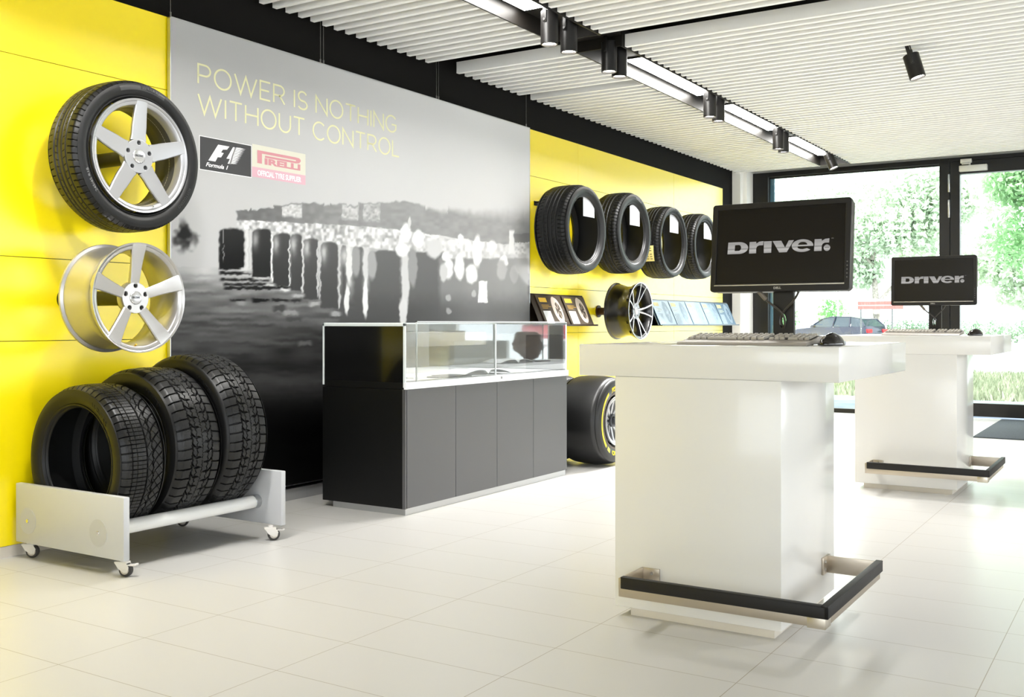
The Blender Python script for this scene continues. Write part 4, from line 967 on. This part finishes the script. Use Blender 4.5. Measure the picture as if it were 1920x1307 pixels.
def make_keyboard():
    T = empty('keyboard')
    prof = [(-.115, 0), (.075, 0), (.078, .022), (-.045, .013), (-.108, .009), (-.116, .003)]
    M = Matrix(((0, 0, 1, -.231), (1, 0, 0, 0), (0, 1, 0, 0), (0, 0, 0, 1)))
    MB().prism(prof, .462, 0, M).build('base', KEYGREY, T, smooth=False)
    V_ = [(-.2265, -.038, .0142), (.2265, -.038, .0142), (.2265, .0765, .0225), (-.2265, .0765, .0225)]
    MB().add(V_, [(0, 1, 2, 3)]).build('key_bed', mat('key_bed_dark', (52, 47, 42), .6), T, smooth=False)
    kb = MB(); rows = 6
    for r in range(rows):
        y = -.034 + r * .0192 + (.004 if r == 5 else 0); z = .0135 + (y + .045) * .073
        xs = []
        x = -.222
        while x < .06: xs.append((x, .0158)); x += .0192
        for q in range(3): xs.append((.078 + q * .0192, .0158))
        for q in range(4): xs.append((.144 + q * .0192, .0158))
        if r == 0: xs = [(-.222, .023), (-.195, .02), (-.171, .02), (-.147, .108), (-.035, .02), (-.011, .02), (.013, .02), (.037, .024)] + [(.078 + q * .0192, .0158) for q in range(3)] + [(.144, .035), (.1824, .0158), (.2016, .0158)]
        if r == 2: xs = [k for k in xs if not .07 < k[0] < .13]
        if r == 1: xs = [k for k in xs if not (.07 < k[0] < .09 or .11 < k[0] < .13)]
        for x0, w_ in xs:
            V = []
            for zz, inn in ((z - .001, 0), (z + .0075, .0022)):
                V += [(x0 + inn, y + inn, zz), (x0 + w_ - inn, y + inn, zz), (x0 + w_ - inn, y + .0158 - inn, zz + .001), (x0 + inn, y + .0158 - inn, zz + .001)]
            kb.add(V, [(4, 5, 6, 7), (0, 1, 5, 4), (1, 2, 6, 5), (2, 3, 7, 6), (3, 0, 4, 7)])
    o = kb.build('key_caps', KEYCAP, T, smooth=False); o['kind'] = 'stuff'
    MB().box(-.016, .016, -.085, -.078, .0095, .0115, .0005).build('emblem', mat('emblem_silver', (230, 228, 222), .3, metal=.6), T)
    for x in (-.19, .19): MB().box(x - .015, x + .015, .06, .066, -.0100, .01, .001).build('tilt_foot', PLASTICBLACK, T)
    return T
def make_mouse():
    T = empty('mouse'); bm = bmesh.new(); bmesh.ops.create_uvsphere(bm, u_segments=36, v_segments=20, radius=1)
    for v in bm.verts:
        c = v.co; z = c.z
        x = c.x * (.031 - .004 * c.y * 0 + .003 * abs(c.y)); y = c.y * .053
        zz = (z * .041 if z > 0 else z * .006) * (1 - .22 * max(0, -c.y)) * (1 if z > 0 else 1)
        if z > 0: x *= 1 - .12 * z
        v.co = (x, y, max(zz, -.004) + .004)
    MB().from_bm(bm).build('shell', MOUSEBLACK, T, angle=60)
    MB().cyl((-.0035, -.036, .027), (.0035, -.036, .027), .008, n=20, bev=.001).build('scroll_wheel', mat('wheel_grey', (140, 132, 120), .4), T)
    return T
kb1 = make_keyboard(); kb1.location = (-1.228, 3.535, .9822); kb1.rotation_euler.x = R(3.2); tag(kb1, 'grey computer keyboard lying on the near white desk below the large monitor', 'keyboard', 'keyboards on the desks')
kb2 = copy_tree(kb1); kb2.location = (-1.275, 6.93, .9822); tag(kb2, 'grey computer keyboard lying on the far white desk below the smaller looking monitor', 'keyboard')
ms = make_mouse(); ms.location = (-.934, 3.50, .975); ms.rotation_euler.z = R(-25); tag(ms, 'black computer mouse on the near desk beside the keyboard', 'mouse', 'computer mice on the desks')
ms2 = copy_tree(ms); ms2.location = (-.965, 6.90, .975); ms2.rotation_euler.z = R(-40); tag(ms2, 'black computer mouse on the far desk at the right end of the keyboard', 'mouse')
o = MB().box(-.03, .03, -.045, .045, 0, .014, .002).build('note_pad', mat('pad_grey', (196, 198, 206), .4)); o.location = (-.965, 3.62, .975); o.rotation_euler.z = R(-14); tag(o, 'small pale grey pad on the near desk behind the mouse', 'note pad')

# ================================================================ BROCHURE SHELVES
def shelf(y0, y1, m_, label):
    yc = (y0 + y1) / 2; T = empty('brochure_shelf', (XW, yc, 1.03)); tag(T, label, 'brochure shelf')
    L = y1 - y0
    def pr(poly, nm): 
        M = Matrix(((1, 0, 0, 0), (0, 0, 1, -L / 2), (0, 1, 0, 0), (0, 0, 0, 1)))
        return MB().prism(poly, L, 0, M).build(nm, m_, T, smooth=False)
    pr([(.0, .27), (.003, .27), (.122, .006), (.118, .004)], 'back_plate'); pr([(.001, 0), (.165, 0), (.165, .014), (.162, .014), (.162, .004), (.001, .004)], 'ledge'); pr([(.0, 0), (.004, 0), (.004, .27), (.0, .27)], 'wall_plate')
    return T
DARKSHELF = mat('shelf_dark', (48, 36, 26), .4); SKYSHELF = mat('shelf_sky_tint', (44, 58, 70), .3)  # long shelf's blue has the reflected sky put into it
shelf(7.205, 8.135, DARKSHELF, 'short dark brochure shelf left of the black rim, carrying two brochures'); shelf(9.53, 11.76, SKYSHELF, 'long brochure shelf tinted blue for reflected sky, right of the black rim, carrying five brochures')
def brochure(y0, y1, cover, label, group, wheelc, tagc, txt):
    w_ = y1 - y0
    e1 = Vector((0, 1, 0)); e2 = Vector((-.118, 0, .263)).normalized(); nrm = e1.cross(e2)
    T = empty('brochure', (XW + .128, (y0 + y1) / 2, 1.036)); tag(T, label, 'brochure', group)
    def P(a, b, c): return tuple(e1 * a + e2 * b + nrm * c)
    def slab(nm, a0, a1, b0, b1, c0, c1, mm, par=None): 
        V = [P(a, b, c) for c in (c0, c1) for a, b in ((a0, b0), (a1, b0), (a1, b1), (a0, b1))]
        return MB().add(V, [(0, 1, 2, 3), (4, 5, 6, 7), (0, 1, 5, 4), (1, 2, 6, 5), (2, 3, 7, 6), (3, 0, 4, 7)]).build(nm, mm, par or T, smooth=False)
    h = .272; a = w_ / 2 - .011
    c = slab('cover', -a, a, 0, h, 0, .006, cover)
    slab('corner_tag', -a + .03, -a + .15, h - .062, h - .022, .006, .0068, tagc, c)
    for k in range(3): slab('text_line', -a + .04, -a + .04 + (.12, .15, .09)[k], h - .092 - k * .014, h - .087 - k * .014, .006, .0066, txt, c)
    slab('label_sheet', -a + .03, -a + .15, .012, .13, .006, .0068, PAPER if cover is BRDARK else mat('sheet_sky_tint', (142, 160, 174), .4), c)  # bluish sheet: same sky reflection painted in
    V = []; F = []; n = 40
    for i in range(n):
        t_ = 2 * PI * i / n
        for rr_ in (.66, 1.0): V.append(P(a - .11 + rr_ * .062 * math.cos(t_), .135 + rr_ * .115 * math.sin(t_), .0068))
        V.append(P(a - .135 + .062 * math.cos(t_), .145 + .118 * math.sin(t_), .0064))
    for i in range(n):
        j = (i + 1) % n; F += [(3 * i, 3 * i + 1, 3 * j + 1, 3 * j), (3 * i + 1, 3 * i + 2, 3 * j + 2, 3 * j + 1)]
    for q in range(5):
        t_ = 2 * PI * q / 5; b_ = len(V)
        for tt, rr_ in ((t_ - .18, .2), (t_ + .18, .2), (t_ + .1, .7), (t_ - .1, .7)): V.append(P(a - .11 + rr_ * .062 * math.cos(tt), .135 + rr_ * .115 * math.sin(tt), .007))
        F.append((b_, b_ + 1, b_ + 2, b_ + 3))
    MB().add(V, F).build('printed_wheel', wheelc, c, smooth=False)
    return T
BRDARK = mat('cover_dark', (84, 74, 64), .3, coat=.3); BRSKY = mat('cover_sky_tint', (98, 126, 148), .25, coat=.3)  # blue cover colour holds the sky reflected in the gloss
TAGY = mat('tag_yellow', (240, 196, 70), .4); TXTY = mat('text_gold', (196, 160, 70), .5); WHC = mat('printed_wheel_light', (206, 192, 178), .4); WHB = mat('printed_wheel_sky_tint', (130, 152, 170), .4); TXB = mat('text_pale', (205, 212, 190), .5)  # bluish wheel print carries the painted sky reflection too
brochure(7.275, 7.70, BRDARK, 'dark brochure with printed wheel, left one on the short shelf beside the mural', 'dark brochures', WHC, TAGY, TXTY)
brochure(7.71, 8.13, BRDARK, 'dark brochure with printed wheel, right one on the short shelf beside the black rim', 'dark brochures', WHC, TAGY, TXTY)
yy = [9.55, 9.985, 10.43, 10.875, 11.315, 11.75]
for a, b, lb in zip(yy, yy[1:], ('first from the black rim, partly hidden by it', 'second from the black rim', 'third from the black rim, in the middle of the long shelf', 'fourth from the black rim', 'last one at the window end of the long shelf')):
    brochure(a, b, BRSKY, 'brochure painted pale blue for reflected sky, ' + lb, 'brochures painted pale blue for reflected sky', WHB, mat('tag_pale_yellow', (224, 206, 130), .4), TXB)

# ================================================================ OUTSIDE THE WINDOW
def gstruct(name, x0, x1, y0, y1, z1, m_):
    o = MB().box(x0, x1, y0, y1, z1 - .2, z1).build(name, m_, None, smooth=False); o['kind'] = 'structure'; return o
gstruct('pavement', -45, 40, 12.5, 15.5, -.012, noise_mat('pavement_slabs', (92, 106, 122), (116, 128, 142), 3., .8))
gstruct('street', -80, 90, 23.3, 58, -.05, noise_mat('street_asphalt', (176, 178, 182), (196, 198, 200), .5, .85))
gstruct('forecourt', -120, 120, -90, 12.5, -.14, noise_mat('forecourt_slabs', (232, 232, 230), (240, 240, 238), .6, .85)); gstruct('ground', -120, 120, 58, 170, -.02, noise_mat('far_ground', (186, 196, 176), (206, 212, 198), .4, .9))
gstruct('land', -45, 40, 15.5, 23.3, -.02, noise_mat('lawn_soil', (104, 112, 86), (144, 148, 122), 6., .9, bump=.3))
def blades(name, x0, x1, y0, y1, n, h, m_, label, cat):
    a = np.random.rand(n) * 2 * PI; x = x0 + np.random.rand(n) * (x1 - x0); y = y0 + np.random.rand(n) * (y1 - y0)
    hh = h * (.5 + np.random.rand(n)); w_ = .012 + .012 * np.random.rand(n); lx = (np.random.rand(n) - .5) * hh; ly = (np.random.rand(n) - .5) * hh
    dx = np.cos(a) * w_; dy = np.sin(a) * w_; z0 = np.full(n, -.02)
    V = np.stack([np.stack([x - dx, y - dy, z0], 1), np.stack([x + dx, y + dy, z0], 1), np.stack([x + lx, y + ly, hh], 1)], 1).reshape(-1, 3)
    F = np.arange(3 * n).reshape(n, 3)
    o = np_mesh(name, V, F, m_); tag(o, label, cat, kind='stuff'); return o
GRASSM = noise_mat('grass_blades', (104, 116, 88), (150, 156, 130), 2.2, .8)
blades('grass', -14, 3, 15.5, 23.3, 42000, .10, GRASSM, 'strip of patchy grass between pavement and street outside the window', 'grass')

def leaf_cloud(blobs, n, size, seed):
    """n leaf quads scattered in ellipsoids (cx, cy, cz, rx, ry, rz, weight)"""
    rng = np.random.RandomState(seed); W_ = np.array([b[6] for b in blobs]); W_ = W_ / W_.sum(); k = rng.choice(len(blobs), n, p=W_)
    B = np.array([b[:6] for b in blobs])[k]
    d = rng.normal(size=(n, 3)); d /= np.linalg.norm(d, axis=1)[:, None]; r = rng.rand(n) ** .45
    # twigs: pull leaves into little clusters
    cl = np.round(d * 3.2 + rng.normal(size=(n, 3)) * .22) / 3.2
    d = d * .55 + cl * .45
    c = B[:, :3] + d * r[:, None] * B[:, 3:6]
    u = rng.normal(size=(n, 3)); u /= np.linalg.norm(u, axis=1)[:, None]; v = np.cross(u, rng.normal(size=(n, 3))); v /= np.linalg.norm(v, axis=1)[:, None]
    s_ = size * (.6 + .8 * rng.rand(n))[:, None]
    V = np.stack([c - u * s_, c - v * s_ * .45, c + u * s_, c + v * s_ * .45], 1).reshape(-1, 3)
    return V, np.arange(4 * n).reshape(n, 4)
def leaf_mat(name, c1, c2, scale):
    m = noise_mat(name, c1, c2, scale, .6); b = m.node_tree.nodes['Principled BSDF']
    nt = m.node_tree; out = nt.nodes['Material Output']; tl = nt.nodes.new('ShaderNodeBsdfTranslucent'); mx = nt.nodes.new('ShaderNodeMixShader'); mx.inputs[0].default_value = .4
    src = b.inputs['Base Color'].links[0].from_socket
    nt.links.new(src, tl.inputs[0]); nt.links.new(b.outputs[0], mx.inputs[1]); nt.links.new(tl.outputs[0], mx.inputs[2]); nt.links.new(mx.outputs[0], out.inputs[0])
    return m
BARK = noise_mat('bark', (128, 122, 112), (176, 170, 160), 9., .9, bump=.4)
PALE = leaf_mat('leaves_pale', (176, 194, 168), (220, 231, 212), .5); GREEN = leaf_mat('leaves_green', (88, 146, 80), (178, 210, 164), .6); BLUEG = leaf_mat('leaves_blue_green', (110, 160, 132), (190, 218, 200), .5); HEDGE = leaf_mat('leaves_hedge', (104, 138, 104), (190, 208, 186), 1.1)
def tree(name, base, trunk, blobs, n, size, lm, label, seed, twigs=0):
    T = empty(name, base); tag(T, label, 'tree', 'trees across the street')
    for pts, r0 in trunk:
        MB().tube(pts, [r0 * (1 - .75 * i / (len(pts) - 1)) for i in range(len(pts))], 12).build('trunk' if pts[0][2] < .5 else 'branch', BARK, T)
    rng = random.Random(seed)
    if twigs:
        b = MB()
        for q in range(twigs):
            bl = rng.choice(blobs); p = Vector((bl[0] + rng.uniform(-.6, .6) * bl[3], bl[1] + rng.uniform(-.6, .6) * bl[4], bl[2] + rng.uniform(-.6, .6) * bl[5])); d = Vector((rng.uniform(-1, 1), rng.uniform(-.4, .4), rng.uniform(-.15, .3))) * bl[3] * .55
            b.tube([p, p + d * .5 + Vector((0, 0, .1)), p + d + Vector((0, 0, -.1))], [.03, .02, .008], 6)
        b.build('twigs', BARK, T)['kind'] = 'stuff'
    V, F = leaf_cloud(blobs, n, size, seed); np_mesh('crown', V, F, lm, T)
    return T
tree('tree', (-12.4, 55.0, -.05), [([(0, 0, 0), (.02, 0, 1.6), (-.1, .1, 3.2), (-.2, 0, 4.4), (.2, .2, 6.5)], .24), ([(-.1, .1, 2.0), (.7, .1, 2.9), (1.6, 0, 3.8), (2.6, .2, 4.6)], .13), ([(-.15, 0, 4.1), (-1.3, .1, 5.4), (-2.8, 0, 6.3)], .1)],
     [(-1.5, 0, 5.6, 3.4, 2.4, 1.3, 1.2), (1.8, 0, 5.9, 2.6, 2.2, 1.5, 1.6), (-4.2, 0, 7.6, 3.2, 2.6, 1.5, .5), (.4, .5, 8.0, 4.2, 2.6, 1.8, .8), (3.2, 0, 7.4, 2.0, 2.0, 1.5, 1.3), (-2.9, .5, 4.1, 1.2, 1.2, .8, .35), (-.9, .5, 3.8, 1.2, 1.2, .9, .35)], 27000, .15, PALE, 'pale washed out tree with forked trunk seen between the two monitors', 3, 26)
tree('tree', (-.7, 27.5, -.02), [([(0, 0, 0), (.1, 0, 1.5), (0, .1, 3.0), (.2, 0, 5)], .2), ([(0, .1, 2.4), (-1.1, 0, 3.0), (-2.1, 0, 3.2)], .07)],
     [(-2.2, 0, 3.0, .9, 1., .8, .5), (-.9, 0, 2.3, 1.1, 1., .6, .8), (-1.2, 0, 4.3, 1.2, 1.2, .75, 1.3), (-2.3, 0, 4.5, .7, .9, .6, .8), (-.6, 0, 3.4, 1.0, 1., .7, 1.2), (.6, 0, 4.4, 1.6, 1.2, 1.2, 1.2), (-1.9, 0, 5.6, 1.4, 1.2, .8, .8), (.3, 0, 2.7, 1.3, 1.1, .8, 1.)], 19000, .075, GREEN, 'bright green tree close to the glass door, right of the far monitor', 5, 18)
tree('tree', (-4.5, 62, -.02), [([(0, 0, 0), (.1, 0, 2.), (0, .1, 5.0), (.2, 0, 8)], .26)],
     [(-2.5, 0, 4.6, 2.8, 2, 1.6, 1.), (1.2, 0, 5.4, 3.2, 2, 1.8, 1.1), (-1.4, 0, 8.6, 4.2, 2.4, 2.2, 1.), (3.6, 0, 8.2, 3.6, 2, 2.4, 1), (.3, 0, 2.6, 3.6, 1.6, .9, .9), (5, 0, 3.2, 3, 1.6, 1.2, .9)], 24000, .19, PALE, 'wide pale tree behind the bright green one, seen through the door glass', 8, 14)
tree('tree', (-28.5, 74, -.02), [([(0, 0, 0), (.1, 0, 2.), (0, .1, 5.0), (.2, 0, 8)], .3)],
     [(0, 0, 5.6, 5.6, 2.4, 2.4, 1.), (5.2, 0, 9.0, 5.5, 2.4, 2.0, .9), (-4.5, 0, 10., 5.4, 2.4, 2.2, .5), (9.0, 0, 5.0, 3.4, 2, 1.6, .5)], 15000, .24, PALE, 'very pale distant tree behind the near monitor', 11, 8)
def bush(loc, rx, ry, rz, n, lm, label, seed, size=.07, cat='bush', nm='bush', group=None):
    T = empty(nm, loc); tag(T, label, cat, group)
    V, F = leaf_cloud([(0, 0, rz * .95, rx, ry, rz, 1)], n, size, seed); np_mesh('foliage', V, F, lm, T)
    MB().tube([(0, 0, 0), (.05, 0, rz * .6), (0, .05, rz)], .04, 6).build('stem', BARK, T)
bush((-22.3, 70, -.02), 1.5, 1, 1.3, 1500, GREEN, 'green bush seen under the near monitor, left of the thin white pole', 21, .12, group='green bushes far behind the car')
bush((-18.6, 70, -.02), 1.1, 1, 1.45, 1200, GREEN, 'green bush seen under the near monitor, right of the thin white pole', 22, .12, group='green bushes far behind the car')
bush((-1.7, 33, -.02), 1.1, .8, .62, 1500, BLUEG, 'blue green bush behind the hedge end near the door', 23, .06)
# hedge along the far side of the street
V, F = leaf_cloud([(x, 0, .62, 1.25, .7, .66, 1) for x in np.arange(-9.5, 9.5, 1.1)], 11000, .085, 31)
o = np_mesh('hedge', V + np.array([-4.3, 60, 0]), F, HEDGE); tag(o, 'long clipped green hedge along the street behind the far desk', 'hedge')
# thin pole, red and white board
MB_o = MB().cyl((0, 0, -.05), (0, 0, 4.2), .06, n=14).build('pole', mat('pole_white', (176, 180, 180), .5)); MB_o.location = (-15.65, 60, 0); tag(MB_o, 'thin white pole between two green bushes, seen below the near monitor', 'pole')
T = empty('street_board', (-11.15, 49.5, 0)); tag(T, 'red and white striped board on posts left of the far monitor', 'board')
MB().box(-.85, .85, -.02, .02, 1.72, 2.2).build('panel', mat('board_white', (232, 226, 224), .5), T, smooth=False)
for z in (1.72, 1.92): MB().box(-.85, 1.2, -.03, -.02, z, z + .17).build('red_stripe', mat('board_red', (222, 84, 78), .5), T, smooth=False)
for x in (-.7, .7): MB().cyl((x, 0, -.05), (x, 0, 1.75), .04, n=10).build('post', mat('post_grey', (84, 86, 86), .5), T)

# parked cars
def car(name, loc, rz, paint, label):
    T = empty(name, loc, (0, 0, rz)); tag(T, label, 'car')
    L = 4.5
    low = [(-2.2, .28), (-2.28, .5), (-2.22, .74), (-1.9, .86), (-1.0, .94), (1.5, .98), (2.15, .98), (2.22, .8), (2.26, .5), (2.18, .3)]
    def loft(prof, secs, nm, mm, par=T):
        V = []; F = []; k = len(prof)
        for y, sx, inz, z0 in secs:
            for x, z in prof: V.append((x * sx, y, z0 + (z - z0) * inz))
        for s in range(len(secs) - 1):
            for q in range(k): F.append((s * k + q, s * k + (q + 1) % k, (s + 1) * k + (q + 1) % k, (s + 1) * k + q))
        F.append(tuple(range(k))); F.append(tuple((len(secs) - 1) * k + q for q in range(k)))
        return MB().add(V, F).build(nm, mm, par, angle=50)
    loft(low, [(-.89, .95, .9, .55), (-.84, .985, .97, .55), (-.7, 1, 1, .5), (.7, 1, 1, .5), (.84, .985, .97, .55), (.89, .95, .9, .55)], 'body', paint)
    cab = [(-1.05, .93), (-.45, 1.34), (.1, 1.43), (1.1, 1.42), (1.75, 1.32), (2.12, .96)]
    MB().add([(x, y * (.80 if z < 1.2 else .62), z) for y in (-1, 1) for x, z in cab], [tuple(range(6)), tuple(range(6, 12))] + [(i, (i + 1) % 6, 6 + (i + 1) % 6, 6 + i) for i in range(6)]).build('windows', mat('car_glass', (40, 52, 60), .08, coat=.5), T, smooth=False)
    rf = MB()
    rp = [(-.48, 1.335), (.1, 1.44), (1.1, 1.43), (1.78, 1.325)]
    rf.add([(x, y * .63, z + dz) for dz in (-.02, .02) for y in (-1, 1) for x, z in rp], [(0, 1, 5, 4), (1, 2, 6, 5), (2, 3, 7, 6), (8, 9, 13, 12), (9, 10, 14, 13), (10, 11, 15, 14), (0, 1, 9, 8), (1, 2, 10, 9), (2, 3, 11, 10), (4, 5, 13, 12), (5, 6, 14, 13), (6, 7, 15, 14), (0, 4, 12, 8), (3, 7, 15, 11)])
    for y in (-1, 1):
        for a, b in (((-1.08, .8 * y, .93), (-.47, .635 * y, 1.34)), ((.25, .81 * y, .96), (.3, .64 * y, 1.43)), ((1.25, .81 * y, .97), (1.15, .64 * y, 1.42)), ((2.1, .8 * y, .97), (1.76, .635 * y, 1.32))):
            rf.cyl(a, b, .035, n=8)
    rf.build('roof', paint, T)
    for x in (-1.4, 1.35):
        for y in (-.80, .80):
            w_ = MB().cyl((x, y - .1, .31), (x, y + .1, .31), .31, n=28, bev=.02).build('wheel', RUBBER, T)
            s_ = 1 if y > 0 else -1
            b = MB(); b.cyl((x, y + s_ * .095, .31), (x, y + s_ * .105, .31), .20, n=24)
            b.build('hubcap', mat('hubcap_silver', (200, 202, 206), .3, metal=.5), w_)
    for y in (-1, 1):
        MB().box(2.12, 2.27, y * .62 - .2, y * .62 + .2, .66, .84, .03).build('tail_light', mat('tail_red', (196, 20, 24), .2, emit=(220, 20, 24), es=.4), T)
        MB().box(-2.27, -2.08, y * .62 - .18, y * .62 + .18, .6, .74, .03).build('headlight', mat('headlight_clear', (226, 230, 232), .1), T)
        MB().box(-.9, -.7, y * .95 - .08, y * .95 + .08, .92, 1.04, .03).build('mirror', paint, T)
    MB().box(-2.0, 2.1, -.90, .90, .47, .52, .01).build('side_trim', mat('car_trim', (214, 216, 220), .3, metal=.3), T)
    return T
car('car', (-13.6, 52.2, -.05), R(-22), mat('car_paint_navy', (20, 24, 46), .2, coat=.7), 'dark blue parked estate car with red tail light seen below the near monitor')
car('car', (19.7, -36.1, -.05), R(-30), mat('car_paint_red', (206, 40, 56), .2, coat=.7), 'red parked car visible only as a mirror image in the showcase')
